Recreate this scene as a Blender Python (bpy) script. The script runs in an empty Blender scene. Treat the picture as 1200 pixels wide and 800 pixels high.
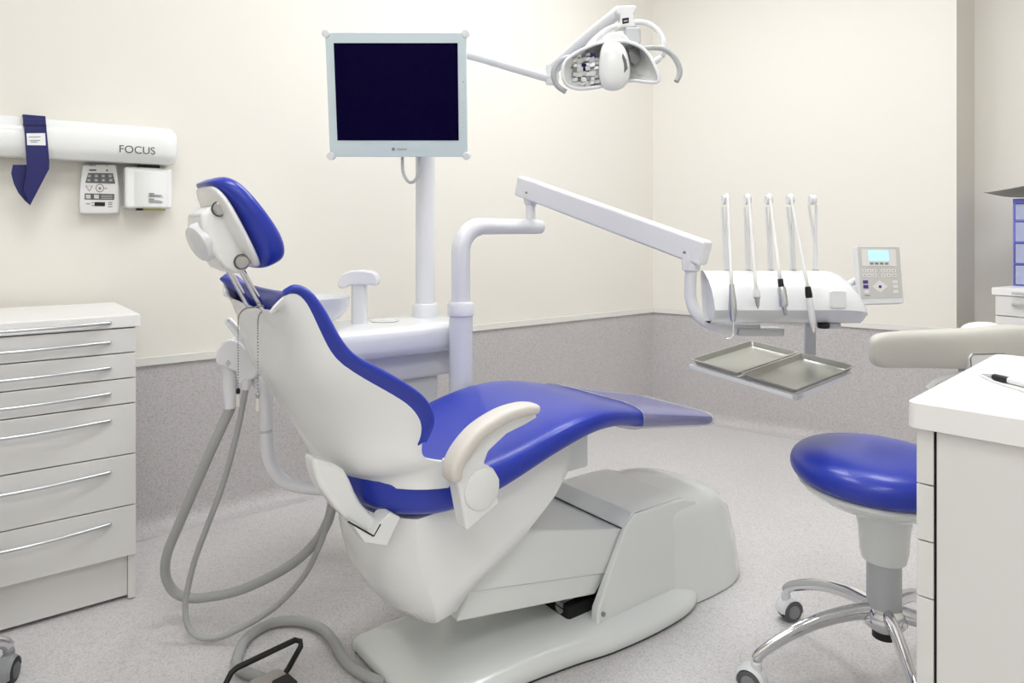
import bpy, bmesh, math, random
from mathutils import Vector, Matrix
random.seed(7)
SC = bpy.context.scene
COL = SC.collection
F, U0, H0, EYE = 820.0, 600.0, 272.0, 1.15     # focal length (px of a 1200 px frame), principal column, horizon row, eye height
V3 = Vector
rad = math.radians

# ------------------------------------------------------------------ camera
cam = bpy.data.cameras.new('camera'); cam_o = bpy.data.objects.new('camera', cam); COL.objects.link(cam_o)
cam.sensor_width = 36.0; cam.lens = F / 1200 * 36.0
cam.shift_y = -(400 - H0) / 1200
cam.clip_start = 0.05
cam_o.location = (0, 0, EYE); cam_o.rotation_euler = (math.pi / 2, 0, 0)
SC.camera = cam_o
SC.view_settings.view_transform = 'Standard'; SC.view_settings.look = 'None'
SC.view_settings.gamma = 1; SC.view_settings.use_curve_mapping = False
SC.view_settings.exposure = 0.0

# ------------------------------------------------------------------ measuring helpers
def px(u, v, Y):
    return V3(((u - U0) / F * Y, Y, EYE - (v - H0) / F * Y))
CA, CP = V3((.8, .6, 0)), V3((-.6, .8, 0))          # chair axis (towards the feet) and across it (away from camera)
def cw(A, P, z): return V3((.8 * A - .6 * P, .6 * A + .8 * P, z))
def cp(u, v, P):                                     # a point seen on the vertical plane at P -> (A, z)
    k = (u - U0) / F; Y = P / (.8 - .6 * k); X = k * Y
    return (.8 * X + .6 * Y, EYE - (v - H0) * Y / F)
CORNER = V3((.90, 4.475, 0)); DL = V3((.790, .613, 0)).normalized(); NL = V3((DL.y, -DL.x, 0))
DR = V3((.8, -.6, 0)); NR = V3((-.6, -.8, 0))
def wl(s, d, z): return CORNER - DL * s + NL * d + V3((0, 0, z))      # left wall: s from the corner, d off the wall
def wlpx(u, v, d):
    k = (u - U0) / F
    b = CORNER + NL * d
    s = (b.x - k * b.y) / (DL.x - k * DL.y)
    Y = (b - DL * s).y
    return s, EYE - (v - H0) * Y / F

# ------------------------------------------------------------------ materials
def lin(c):
    return tuple((x / 12.92 if x <= .04045 else ((x + .055) / 1.055) ** 2.4) for x in c)
def mat(name, c, rough=.4, metal=0.0, spec=.5, coat=0.0, bump=0.0, bscale=200, alpha=1.0, emit=0.0, trans=0.0, var=0.0):
    m = bpy.data.materials.new(name); m.use_nodes = True
    nt = m.node_tree; b = nt.nodes['Principled BSDF']
    L = lin(c)
    b.inputs['Base Color'].default_value = (*L, 1)
    b.inputs['Roughness'].default_value = rough; b.inputs['Metallic'].default_value = metal
    b.inputs['Specular IOR Level'].default_value = spec
    b.inputs['Coat Weight'].default_value = coat; b.inputs['Coat Roughness'].default_value = .08
    b.inputs['Alpha'].default_value = alpha
    b.inputs['Transmission Weight'].default_value = trans
    if emit:
        b.inputs['Emission Color'].default_value = (*L, 1); b.inputs['Emission Strength'].default_value = emit
    tc = nt.nodes.new('ShaderNodeTexCoord')
    n = nt.nodes.new('ShaderNodeTexNoise'); n.inputs['Scale'].default_value = bscale; n.inputs['Detail'].default_value = 3
    nt.links.new(tc.outputs['Object'], n.inputs['Vector'])
    if var:
        r = nt.nodes.new('ShaderNodeMapRange'); r.inputs['To Min'].default_value = 1 - var; r.inputs['To Max'].default_value = 1 + var
        mx = nt.nodes.new('ShaderNodeVectorMath'); mx.operation = 'SCALE'; mx.inputs[0].default_value = L
        nt.links.new(n.outputs['Fac'], r.inputs['Value']); nt.links.new(r.outputs['Result'], mx.inputs['Scale'])
        nt.links.new(mx.outputs['Vector'], b.inputs['Base Color'])
    if bump:
        bp = nt.nodes.new('ShaderNodeBump'); bp.inputs['Strength'].default_value = bump; bp.inputs['Distance'].default_value = .002
        nt.links.new(n.outputs['Fac'], bp.inputs['Height']); nt.links.new(bp.outputs['Normal'], b.inputs['Normal'])
    return m

def speckle(name, base, dark, light, rough):
    m = bpy.data.materials.new(name); m.use_nodes = True
    nt = m.node_tree; b = nt.nodes['Principled BSDF']
    tc = nt.nodes.new('ShaderNodeTexCoord')
    def noise(scale, det):
        n = nt.nodes.new('ShaderNodeTexNoise'); n.inputs['Scale'].default_value = scale; n.inputs['Detail'].default_value = det
        nt.links.new(tc.outputs['Object'], n.inputs['Vector']); return n
    def vor(scale):
        n = nt.nodes.new('ShaderNodeTexVoronoi'); n.inputs['Scale'].default_value = scale
        nt.links.new(tc.outputs['Object'], n.inputs['Vector']); return n
    v = vor(240); sep = nt.nodes.new('ShaderNodeSeparateColor'); nt.links.new(v.outputs['Color'], sep.inputs['Color'])
    cr = nt.nodes.new('ShaderNodeValToRGB'); e = cr.color_ramp.elements
    cr.color_ramp.interpolation = 'CONSTANT'
    e[0].position = 0; e[0].color = (*lin(dark), 1)
    e[1].position = .10; e[1].color = (*lin(base), 1)
    x = e.new(.45); x.color = (*lin(tuple(c * 1.025 for c in base)), 1)
    x = e.new(.70); x.color = (*lin(tuple(c * .965 for c in base)), 1)
    x = e.new(.88); x.color = (*lin(light), 1)
    nt.links.new(sep.outputs['Red'], cr.inputs['Fac'])
    n = noise(420, 2)
    r = nt.nodes.new('ShaderNodeMapRange'); r.inputs['From Min'].default_value = .3; r.inputs['From Max'].default_value = .7
    r.inputs['To Min'].default_value = .93; r.inputs['To Max'].default_value = 1.06
    nt.links.new(n.outputs['Fac'], r.inputs['Value'])
    n2 = noise(3.5, 3); r2 = nt.nodes.new('ShaderNodeMapRange'); r2.inputs['To Min'].default_value = .96; r2.inputs['To Max'].default_value = 1.04
    nt.links.new(n2.outputs['Fac'], r2.inputs['Value'])
    mu = nt.nodes.new('ShaderNodeMath'); mu.operation = 'MULTIPLY'
    nt.links.new(r.outputs['Result'], mu.inputs[0]); nt.links.new(r2.outputs['Result'], mu.inputs[1])
    mx = nt.nodes.new('ShaderNodeVectorMath'); mx.operation = 'SCALE'
    nt.links.new(cr.outputs['Color'], mx.inputs[0]); nt.links.new(mu.outputs['Value'], mx.inputs['Scale'])
    nt.links.new(mx.outputs['Vector'], b.inputs['Base Color'])
    b.inputs['Roughness'].default_value = rough; b.inputs['Specular IOR Level'].default_value = .35
    return m

M = dict(
    wall=mat('cream wall paint', (.925, .911, .876), .7, bump=.05, bscale=300, spec=.25),
    ceil=mat('white ceiling paint', (.95, .95, .94), .8, spec=.2),
    vinyl=speckle('speckled grey vinyl', (.81, .798, .797), (.75, .735, .735), (.845, .835, .833), .33),
    vinylwall_shaded=speckle('shaded speckled wall vinyl', (.762, .746, .745), (.695, .678, .678), (.798, .782, .782), .42),  # same vinyl as the floor, darkened to paint in the wall's shade
    trim=mat('off white trim', (.90, .895, .87), .4),
    white=mat('glossy white plastic', (.905, .91, .915), .22, coat=.25),
    shell=mat('warm white shell plastic', (.935, .94, .932), .25, coat=.3),
    base=mat('pale grey green base enamel', (.90, .912, .902), .2, coat=.4),
    grey=mat('light grey plastic', (.76, .77, .78), .35),
    arm=mat('cool white enamel', (.905, .908, .917), .25, coat=.2),
    blue=mat('royal blue leatherette', (.118, .203, .655), .33, coat=.15, spec=.5, bump=.08, bscale=700),
    navy=mat('navy vinyl strap', (.05, .065, .37), .45),
    cream=mat('cream soft plastic', (.835, .815, .785), .45),
    beige=mat('greige backrest plastic', (.80, .79, .755), .38, coat=.1),
    chrome=mat('polished chrome', (.86, .86, .87), .08, metal=1),
    steel=mat('brushed steel', (.74, .74, .73), .28, metal=1, bump=.05, bscale=400),
    tray=mat('tray steel', (.70, .70, .675), .36, metal=.75),
    alu=mat('satin aluminium', (.82, .83, .84), .3, metal=1),
    black=mat('black rubber', (.035, .035, .04), .5),
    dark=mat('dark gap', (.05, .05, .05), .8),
    dgrey=mat('dark grey plastic', (.36, .36, .37), .45),
    mgrey=mat('mid grey plastic', (.55, .56, .56), .45),
    hose=mat('grey ribbed hose', (.68, .685, .68), .5),
    whose=mat('white silicone hose', (.90, .895, .885), .4),
    cab=mat('white laminate', (.885, .88, .868), .38, spec=.4),
    top=mat('white laminate worktop', (.945, .94, .93), .35, spec=.4),
    screen=mat('navy black screen glass', (.03, .01, .17), .08, spec=.04),
    bezel=mat('pale blue grey bezel glass', (.82, .875, .885), .18, coat=.3),
    lcd=mat('pale blue lit display', (.68, .88, .98), .3, emit=.55),
    panelgrey=mat('warm grey keypad film', (.80, .795, .78), .4),
    keys=mat('pale keys', (.90, .89, .88), .4),
    purple=mat('violet keys', (.25, .18, .50), .4),
    print_=mat('grey print', (.33, .33, .34), .6),
    lilac=mat('clear blue plastic', (.50, .53, .96), .15, alpha=.7),
    clearblue=mat('frosted drawer front', (.82, .84, .97), .2, alpha=.5),
    film=mat('dark glossy film', (.06, .06, .06), .25, spec=.2),
    sticker=mat('white sticker paper', (.95, .95, .95), .5),
    beadm=mat('bead chain metal', (.6, .58, .55), .3, metal=1),
    pedal=mat('warm grey pedal', (.66, .635, .61), .45),
    handle=mat('lamp handle grey', (.68, .69, .69), .4),
    lens=mat('smoked reflector window', (.42, .42, .42), .25),
    mirror=mat('lamp reflector facets', (.90, .90, .90), .3, metal=.35),
    glow=mat('ceiling lamp diffuser', (.982, .99, 1.0), .5, emit=16.6),
)
# clear protective cover: part see-through, part shiny
def clear_cover():
    m = bpy.data.materials.new('clear protective film'); m.use_nodes = True
    nt = m.node_tree; nt.nodes.clear()
    out = nt.nodes.new('ShaderNodeOutputMaterial'); mix = nt.nodes.new('ShaderNodeMixShader'); mix.inputs[0].default_value = .38
    tr = nt.nodes.new('ShaderNodeBsdfTransparent'); tr.inputs['Color'].default_value = (.93, .93, .96, 1)
    p = nt.nodes.new('ShaderNodeBsdfPrincipled'); p.inputs['Base Color'].default_value = (.62, .60, .68, 1); p.inputs['Roughness'].default_value = .15
    nt.links.new(tr.outputs[0], mix.inputs[1]); nt.links.new(p.outputs[0], mix.inputs[2]); nt.links.new(mix.outputs[0], out.inputs['Surface'])
    return m
M['cover'] = clear_cover()
def clear_glass():
    m = bpy.data.materials.new('clear plastic'); m.use_nodes = True
    nt = m.node_tree; nt.nodes.clear()
    out = nt.nodes.new('ShaderNodeOutputMaterial'); mix = nt.nodes.new('ShaderNodeMixShader'); mix.inputs[0].default_value = .45
    tr = nt.nodes.new('ShaderNodeBsdfTransparent'); tr.inputs['Color'].default_value = (.97, .97, .97, 1)
    p = nt.nodes.new('ShaderNodeBsdfPrincipled'); p.inputs['Base Color'].default_value = (.75, .76, .76, 1); p.inputs['Roughness'].default_value = .1
    nt.links.new(tr.outputs[0], mix.inputs[1]); nt.links.new(p.outputs[0], mix.inputs[2]); nt.links.new(mix.outputs[0], out.inputs['Surface'])
    return m
M['clear'] = clear_glass()

# ------------------------------------------------------------------ object plumbing
W = {}                                               # world matrix of every object built
def tag(o, label=None, cat=None, group=None, kind=None):
    if label: o['label'] = label
    if cat: o['category'] = cat
    if group: o['group'] = group
    if kind: o['kind'] = kind
    return o
def thing(name, loc, label, cat, rz=0.0, group=None):
    o = bpy.data.objects.new(name, None); COL.objects.link(o)
    o.empty_display_size = .1
    o.location = loc; o.rotation_euler = (0, 0, rz)
    W[o] = Matrix.Translation(V3(loc)) @ Matrix.Rotation(rz, 4, 'Z')
    return tag(o, label, cat, group)

class MB:
    """collects shapes given in world coordinates and links them as ONE mesh object"""
    def __init__(s): s.bm = bmesh.new()
    def face(s, vs):
        try: return s.bm.faces.new(vs)
        except ValueError: return None
    def poly(s, pts): s.face([s.bm.verts.new(p) for p in pts]); return s
    def loft(s, rings, closed=True, caps=True, loop=False):
        R = [[s.bm.verts.new(p) for p in r] for r in rings]
        n = len(R[0]); m = len(R)
        for i in range(m if loop else m - 1):
            a, b = R[i], R[(i + 1) % m]
            for j in range(n if closed else n - 1):
                k = (j + 1) % n
                s.face([a[j], a[k], b[k], b[j]])
        if caps and not loop and closed:
            s.face(list(reversed(R[0]))); s.face(R[-1])
        return s
    def prism(s, pts, vec):
        vec = V3(vec)
        return s.loft([[V3(p) for p in pts], [V3(p) + vec for p in pts]])
    def box(s, o, x, y, z):                          # corner + three edge vectors
        o, x, y, z = V3(o), V3(x), V3(y), V3(z)
        return s.loft([[o, o + x, o + x + y, o + y], [o + z, o + x + z, o + x + y + z, o + y + z]])
    def cbox(s, c, x, y, z):
        c, x, y, z = V3(c), V3(x), V3(y), V3(z)
        return s.box(c - (x + y + z) / 2, x, y, z)
    def tube(s, pts, r, seg=14, caps=True, sy=1.0, up=None):
        pts = [V3(p) for p in pts]; n = len(pts)
        if isinstance(r, (int, float)): r = [r] * n
        t = []
        for i in range(n):
            d = pts[min(i + 1, n - 1)] - pts[max(i - 1, 0)]
            t.append(d.normalized())
        ref = V3(up) if up else (V3((0, 0, 1)) if abs(t[0].z) < .9 else V3((1, 0, 0)))
        u = (ref - t[0] * ref.dot(t[0])).normalized()
        rings = []
        for i in range(n):
            u = (u - t[i] * u.dot(t[i])).normalized(); w = t[i].cross(u)
            rings.append([pts[i] + (u * math.cos(a) + w * (math.sin(a) * sy)) * r[i] for a in [2 * math.pi * k / seg for k in range(seg)]])
        return s.loft(rings, caps=caps)
    def lathe(s, c, prof, seg=32, axis=(0, 0, 1)):   # prof: (radius, along axis)
        c = V3(c); ax = V3(axis).normalized()
        ref = V3((1, 0, 0)) if abs(ax.x) < .9 else V3((0, 1, 0))
        u = (ref - ax * ref.dot(ax)).normalized(); w = ax.cross(u)
        rings = [[c + ax * h + (u * math.cos(2 * math.pi * k / seg) + w * math.sin(2 * math.pi * k / seg)) * max(r, 1e-4) for k in range(seg)] for r, h in prof]
        return s.loft(rings)
    def ball(s, c, r, seg=12, sc=(1, 1, 1)):
        mt = Matrix.Translation(V3(c)) @ Matrix.Diagonal((*sc, 1))
        bmesh.ops.create_uvsphere(s.bm, u_segments=seg, v_segments=max(6, seg // 2), radius=r, matrix=mt); return s
    def build(s, name, m, parent=None, bevel=0.0, seg=3, sub=0, sharp=38, solid=0.0, label=None, kind=None, mats=None):
        bm = s.bm
        bmesh.ops.remove_doubles(bm, verts=bm.verts, dist=1e-6)
        bmesh.ops.recalc_face_normals(bm, faces=bm.faces)
        lo = V3((min(v.co.x for v in bm.verts), min(v.co.y for v in bm.verts), min(v.co.z for v in bm.verts)))
        hi = V3((max(v.co.x for v in bm.verts), max(v.co.y for v in bm.verts), max(v.co.z for v in bm.verts)))
        me = bpy.data.meshes.new(name); o = bpy.data.objects.new(name, me); COL.objects.link(o)
        if parent is None:
            base = V3(((lo.x + hi.x) / 2, (lo.y + hi.y) / 2, lo.z)); mw = Matrix.Translation(base); o.location = base
        else:
            pm = W[parent]; c = pm.inverted() @ ((lo + hi) / 2)
            o.parent = parent; o.location = c; mw = pm @ Matrix.Translation(c)
        W[o] = mw
        bmesh.ops.transform(bm, matrix=mw.inverted(), verts=bm.verts)
        for f in bm.faces: f.smooth = True
        for e in bm.edges:
            if len(e.link_faces) == 2 and e.calc_face_angle(0) > rad(sharp) and not sub: e.smooth = False
        bm.to_mesh(me); bm.free()
        if mats:
            for x in mats: me.materials.append(x)
        else: me.materials.append(m)
        if solid:
            d = o.modifiers.new('solidify', 'SOLIDIFY'); d.thickness = solid; d.offset = 0
        if bevel:
            d = o.modifiers.new('bevel', 'BEVEL'); d.width = bevel; d.segments = seg; d.limit_method = 'ANGLE'; d.angle_limit = rad(30); d.harden_normals = True
        if sub:
            d = o.modifiers.new('subsurf', 'SUBSURF'); d.levels = sub; d.render_levels = sub
        if label: o['label'] = label
        if kind: o['kind'] = kind
        return o

def spline(pts, n=8):
    pts = [V3(p) for p in pts]; out = []
    P = [2 * pts[0] - pts[1]] + pts + [2 * pts[-1] - pts[-2]]
    for i in range(1, len(P) - 2):
        a, b, c, d = P[i - 1:i + 3]
        for k in range(n):
            t = k / n
            out.append(.5 * ((2 * b) + (c - a) * t + (2 * a - 5 * b + 4 * c - d) * t * t + (3 * b - a - 3 * c + d) * t ** 3))
    out.append(pts[-1]); return out
def interp(tab, x):                                  # table rows (x, a, b, ...)
    if x <= tab[0][0]: return tab[0][1:]
    for p, q in zip(tab, tab[1:]):
        if x <= q[0]:
            t = (x - p[0]) / (q[0] - p[0]); t = t * t * (3 - 2 * t) if False else t
            return tuple(a + (b - a) * t for a, b in zip(p[1:], q[1:]))
    return tab[-1][1:]
def sring(hw, zt, zb, n=24, e=3.0):                  # superellipse in (across, height)
    c, h = (zt + zb) / 2, (zt - zb) / 2; out = []
    for k in range(n):
        a = 2 * math.pi * k / n; cs, sn = math.cos(a), math.sin(a)
        out.append((hw * math.copysign(abs(cs) ** (2 / e), cs), c + h * math.copysign(abs(sn) ** (2 / e), sn)))
    return out
def text_into(mb, s, c, right, up, size, thick=.0008):
    """lettering as solid mesh: centred at c, reading along right"""
    cu = bpy.data.curves.new('lettering', 'FONT'); cu.body = s; cu.size = size; cu.align_x = 'CENTER'; cu.align_y = 'CENTER'; cu.extrude = thick
    to = bpy.data.objects.new('lettering', cu); COL.objects.link(to)
    dg = bpy.context.evaluated_depsgraph_get(); me = bpy.data.meshes.new_from_object(to.evaluated_get(dg))
    r, u = V3(right).normalized(), V3(up).normalized(); nn = r.cross(u)
    mt = Matrix(((r.x, u.x, nn.x, c[0]), (r.y, u.y, nn.y, c[1]), (r.z, u.z, nn.z, c[2]), (0, 0, 0, 1)))
    me.transform(mt); mb.bm.from_mesh(me)
    bpy.data.objects.remove(to); bpy.data.curves.remove(cu); bpy.data.meshes.remove(me)
    return mb
KIDS = lambda o: [c for c in bpy.data.objects if c.parent == o]
def copy_tree(o, parent=None):
    c = o.copy(); COL.objects.link(c)
    if parent: c.parent = parent
    for ch in KIDS(o): copy_tree(ch, c)
    return c
LIGHTS = [(.14, 2.25, .6, .6), (.70, 2.9, .6, .6), (1.5, 2.1, .6, .6), (-.55, 1.05, .6, .6), (.75, -.55, .6, .6), (-.25, -1.3, .6, .6)]
# ================================================================== ROOM
DADO, HCEIL = .667, 3.1
def strip_wall(name, base, d, n, length, extra=0):
    """painted wall above, speckled vinyl with a coved foot below; d = direction along, n = into the room"""
    mb = MB(); bm = mb.bm
    prof = [(0, HCEIL), (0, DADO), (.006, DADO), (.006, .07)]
    for k in range(1, 7):
        a = math.pi / 2 * k / 6
        prof.append((.006 + .07 * (1 - math.cos(a)), .07 - .07 * math.sin(a) + .0005))
    prof += [(-.12, .0005), (-.12, HCEIL)]
    rings = [[V3(base) + V3(d) * t + V3(n) * q + V3((0, 0, z)) for q, z in prof] for t in (0, length)]
    mb.loft(rings)
    o = mb.build(name, None, kind='structure', mats=[M['wall'], M['vinylwall_shaded']], sharp=40)
    for f in o.data.polygons:
        zc = sum((o.matrix_basis @ o.data.vertices[i].co).z for i in f.vertices) / len(f.vertices)
        f.material_index = 1 if (zc < DADO - .05) else 0
    return o
LW = 5.2
strip_wall('wall_left', CORNER - DL * LW, DL, NL, LW)
RW = 1.645
strip_wall('wall_right', CORNER, DR, NR, RW)
pe = CORNER + DR * RW; pr = V3((2.446, 3.70, 0))
dside = (pr - pe).normalized()
# end face of the right wall turning into the recess, and the recess wall
strip_wall('wall_recess_side', pe + V3((.0, 0, 0)) - NR * .0, dside, V3((dside.y, -dside.x, 0)), (pr - pe).length)
strip_wall('wall_recess', pr, DR, NR, 2.6)
A1 = CORNER - DL * LW; A2 = A1 + NL * 4.6
strip_wall('wall_back', A2, -NL, DL, 4.6)
B1 = pr + DR * 2.6
strip_wall('wall_front', B1, (A2 - B1).normalized(), V3((-(A2 - B1).normalized().y, (A2 - B1).normalized().x, 0)) * (-1), (A2 - B1).length)
outl = [A1, CORNER, pe, pr, B1, A2]
cen = sum(outl, V3((0, 0, 0))) / 6
grow = [p + (p - cen).normalized() * .1 for p in outl]
MB().prism([p + V3((0, 0, -.05)) for p in grow], (0, 0, .05)).build('floor', M['vinyl'], kind='structure')
MB().prism([p + V3((0, 0, HCEIL)) for p in grow], (0, 0, .05)).build('ceiling', M['ceil'], kind='structure')
def trim(name, base, d, n, length):
    MB().box(V3(base) + V3((0, 0, DADO - .028)) + V3(n) * .0065, V3(d) * length, V3(n) * .010, (0, 0, .032)).build(name, M['trim'], kind='structure', bevel=.002)
trim('trim_1', CORNER - DL * LW, DL, NL, LW - .012)
trim('trim_2', CORNER + DR * .012, DR, NR, RW + .01)
trim('trim_3', pe, dside, V3((dside.y, -dside.x, 0)), (pr - pe).length)
trim('trim_4', pr, DR, NR, 1.2)

# ceiling lamps out of view; some added to brighten the upper walls and chair
def ceiling_light(x, y, sx, sy, label):
    t = thing('ceiling_light', (x, y, HCEIL - .04), label, 'ceiling light', rz=math.atan2(DL.y, DL.x), group='square ceiling lights')
    ex, ey = DL, NL
    c = V3((x, y, HCEIL))
    mb = MB()
    for a, b, la, lb in ((ex, ey, sx, sy), (ey, ex, sy, sx)):
        for sgn in (-1, 1):
            mb.cbox(c + b * (sgn * (lb / 2 + .012)) + V3((0, 0, -.02)), a * (la + .048), b * .024, V3((0, 0, .04)))
    mb.build('frame', M['alu'], t)
    MB().cbox(c + V3((0, 0, -.022)), ex * sx, ey * sy, V3((0, 0, .02))).build('diffuser', M['glow'], t)
    return t
for x, y, sx, sy in LIGHTS:
    ceiling_light(x, y, sx, sy, 'unseen white framed square ceiling light shining down into the treatment room')

# ================================================================== DRAWER CABINETS
def drawer_cabinet(name, c0, d, g, w, dep, ztop, slab, fronts, label, cat, handles=True, plinth=.0, over=.01):
    """c0 = front right foot corner, -d runs along the front to the far end, g = depth direction"""
    d, g = V3(d), V3(g); Z = V3((0, 0, 1)); c0 = V3(c0)
    t = thing(name, c0, label, cat, rz=math.atan2(d.y, d.x))
    zt = ztop - slab
    MB().box(c0 + g * .02 - d * w + Z * fronts[-1][0], d * w, g * (dep - .02), Z * (zt - fronts[-1][0])).build('carcass', M['cab'], t, bevel=.0015)
    # two side boards down to the floor and the recessed plinth between them
    zb = fronts[-1][0]
    for q in (0, w - .02):
        MB().box(c0 + g * .022 - d * (q + .02) + Z * .004, d * .02, g * (dep - .03), Z * (zb - .004)).build('side_foot', M['cab'], t)
    MB().box(c0 + g * .035 - d * (w - .021) + Z * .012, d * (w - .042), g * .018, Z * (zb - .013)).build('plinth', M['cab'], t)
    MB().box(c0 - g * .004 - d * (w + over) + Z * zt, d * (w + over * 2 - .0), g * (dep + .01), Z * slab).build('worktop', M['top'], t, bevel=.003)
    for zl, zh in fronts:
        f = MB().box(c0 - d * (w - .002) + Z * (zl + .0018), d * (w - .004), g * .0195, Z * (zh - zl - .0036)).build('drawer', M['cab'], t, bevel=.0015)
        if handles:
            hb = MB(); zc = zl + (zh - zl) * HFRAC(zh - zl)
            pts = []
            for k in range(17):
                q = k / 16; xx = .075 + (w - .15) * q
                pts.append(c0 - d * xx - g * (.006 + .030 * math.sin(math.pi * q)) + Z * zc)
            hb.tube(pts, .0050, seg=10)
            for q in (.075, w - .075): hb.tube([c0 - d * q + g * .0, c0 - d * q - g * .008], .0045, seg=8) if False else None
            for q in (.075, w - .075):
                e = c0 - d * q + Z * zc; hb.tube([e + g * .002, e - g * .009], .006, seg=10)
            hb.build('handle', M['alu'], f)
    return t
HFRAC = lambda h: .48 if h < .12 else .72
cabc = V3((-1.171, 2.183, 0))
def cz(v, u=162):                                    # a height on the cabinet front seen at column u
    k = (u - U0) / F; t = -(cabc.x - k * cabc.y) / (-DL.x + k * DL.y)
    Y = cabc.y - DL.y * t; return EYE - (v - H0) * Y / F
seams = [383, 412, 441.5, 471, 530, 589.5, 648.5]
fr = [(cz(b), cz(a)) for a, b in zip(seams, seams[1:])]
cabG = -NL
c_left = drawer_cabinet('drawer_cabinet', cabc, DL, cabG, .60, .475, cz(367.6, 168), cz(367.6, 168) - cz(382.2), fr,
    'tall white drawer cabinet with bowed metal handles against the left wall', 'drawer cabinet', over=.010)
# a thin pull-out board below the worktop carries a handle too
hb = MB(); pts = []
for k in range(17):
    q = k / 16; pts.append(cabc - DL * (.075 + .45 * q) - cabG * (.008 + .03 * math.sin(math.pi * q)) + V3((0, 0, cz(378.2, 127))))
hb.tube(pts, .005, seg=10)
for q in (.075, .525): hb.tube([cabc - DL * q + V3((0, 0, cz(378.2, 127))) + cabG * .0, cabc - DL * q - cabG * .01 + V3((0, 0, cz(378.2, 127)))], .006, seg=10)
hb.build('handle', M['alu'], c_left, label='topmost bowed metal handle on the worktop edge')

# right, in the recess
fR, gR = V3((.53, -.848, 0)), V3((.848, .53, 0))
r0 = V3((2.175, 3.16, 0))
# drawer_cabinet measures from its right end: its left end is r0
wR = .62
HFRAC = lambda h: .60
c_right = drawer_cabinet('drawer_cabinet', r0 + fR * wR + gR * .012, fR, gR, wR, .47, .9, .034,
    [(.775, .866), (.68, .775), (.585, .68), (.40, .585), (.215, .40), (.09, .215)],
    'white drawer cabinet in the recess at right, holding the blue organizer', 'drawer cabinet', over=.012)
hb = MB(); pts = []
for k in range(13):
    q = k / 12; pts.append(r0 + fR * (.075 + (wR - .15) * q) - gR * (.004 + .026 * math.sin(math.pi * q)) + V3((0, 0, .882)))
hb.tube(pts, .005, seg=8)
hb.build('handle', M['alu'], c_right)

# blue transparent organizer: four compartments
ob = px(1187, 333.5, 3.26); ob.z = .9005
t = thing('drawer_organizer', ob + fR * .15 + gR * .1, 'clear blue plastic tower of four small drawers on the recess cabinet', 'organizer', rz=math.atan2(fR.y, fR.x))
Z = V3((0, 0, 1)); ow, od, oh = .26, .19, .405
mb = MB()
for q in (0, ow - .006): mb.box(ob + fR * q, fR * .006, gR * od, Z * oh)
for k in range(5): mb.box(ob + Z * (k * (oh - .006) / 4) + fR * .006, fR * (ow - .012), gR * od, Z * .006)
mb.box(ob + gR * (od - .005) + fR * .006 + Z * .006, fR * (ow - .012), gR * .005, Z * (oh - .012))
mb.box(ob + Z * (oh - .022) - gR * .001, fR * ow, gR * .02, Z * .022)
mb.build('frame', M['lilac'], t, bevel=.001)
for k in range(4):
    z0 = k * (oh - .006) / 4 + .008; hh = (oh - .006) / 4 - .012 - (.016 if k == 3 else 0)
    dr = MB(); o0 = ob + Z * z0 + fR * .009 + gR * .002; dw = ow - .018
    dr.box(o0, fR * dw, gR * .004, Z * hh); dr.box(o0 + gR * .0045, fR * dw, gR * (od - .02), Z * .003)
    for q in (0, dw - .003): dr.box(o0 + gR * .0045 + fR * q + Z * .0035, fR * .003, gR * (od - .02), Z * (hh * .7))
    dr.build('drawer', M['clearblue'], t)
# dark film lying over it, one corner sticking out to the left
rings = []
for i in range(9):
    q = i / 8; x = -.13 + q * .44
    row = []
    for j in range(5):
        y = -.03 + .24 * j / 4
        f_ = j / 4
        zz = .900 + oh + .0035 + (.078 * f_ ** 1.3 * (1 - .25 * max(0, x) / .3) if x >= 0 else .078 * f_ ** 1.3 * (1 + x / .13) + .034 * (-x / .13))
        yy = y * min(1, .25 + (x + .13) / .12) if x < 0 else y
        row.append(ob * 1 + fR * x + gR * yy + V3((0, 0, zz - ob.z)))
    rings.append(row)
mb = MB(); mb.loft(rings, closed=False, caps=False)
tag(mb.build('dark_film', M['film'], None, solid=.0015, sub=1), 'dark glossy curled plastic sheet on top of the blue drawer tower', 'plastic sheet')

# ================================================================== DESK
D0 = px(1062, 470, .254 * F / 198); D0.z = 0; DT = .896; e1 = V3((.714, .700, 0)).normalized(); e2 = V3((e1.y, -e1.x, 0))
t = thing('desk', D0 + e1 * .4 + e2 * .5, 'white laminate desk with a thick top and side drawers at the right edge', 'desk', rz=math.atan2(e2.y, e2.x))
def rrect(o, a, b, la, lb, r, n=5):                   # rounded rectangle points
    pts = []
    for cx, cy, s0 in ((r, r, 180), (la - r, r, 270), (la - r, lb - r, 0), (r, lb - r, 90)):
        for k in range(n + 1):
            an = rad(s0 + 90 * k / n); pts.append(o + a * (cx + r * math.cos(an)) + b * (cy + r * math.sin(an)))
    return pts
MB().prism(rrect(D0 + Z * (DT - .0385), e2, e1, .95, .59, .014), Z * .0385).build('desk_top', M['top'], t, bevel=.0015)
pd = D0 + e1 * .008 + e2 * .0115                     # pedestal corner
ft = .0225
zs = [DT - .039, .774, .690, .606, .44, .29, .13]
for a, b in zip(zs, zs[1:]):
    f = MB().box(pd + Z * (b + .0015), e2 * ft, e1 * .575, Z * (a - b - .002)).build('drawer', M['cab'], t, bevel=.0012)
    MB().tube([pd + e1 * (.12 + .34 * k / 8) - e2 * (.003 + .02 * math.sin(math.pi * k / 8)) + Z * ((a + b) / 2 + .01) for k in range(9)], .0045, seg=8).build('handle', M['alu'], f) if False else None
MB().box(pd + e2 * ft + e1 * .004 + Z * .13, e2 * .004, e1 * .565, Z * (DT - .0395 - .13)).build('shadow_gap', M['dark'], t)
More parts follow.
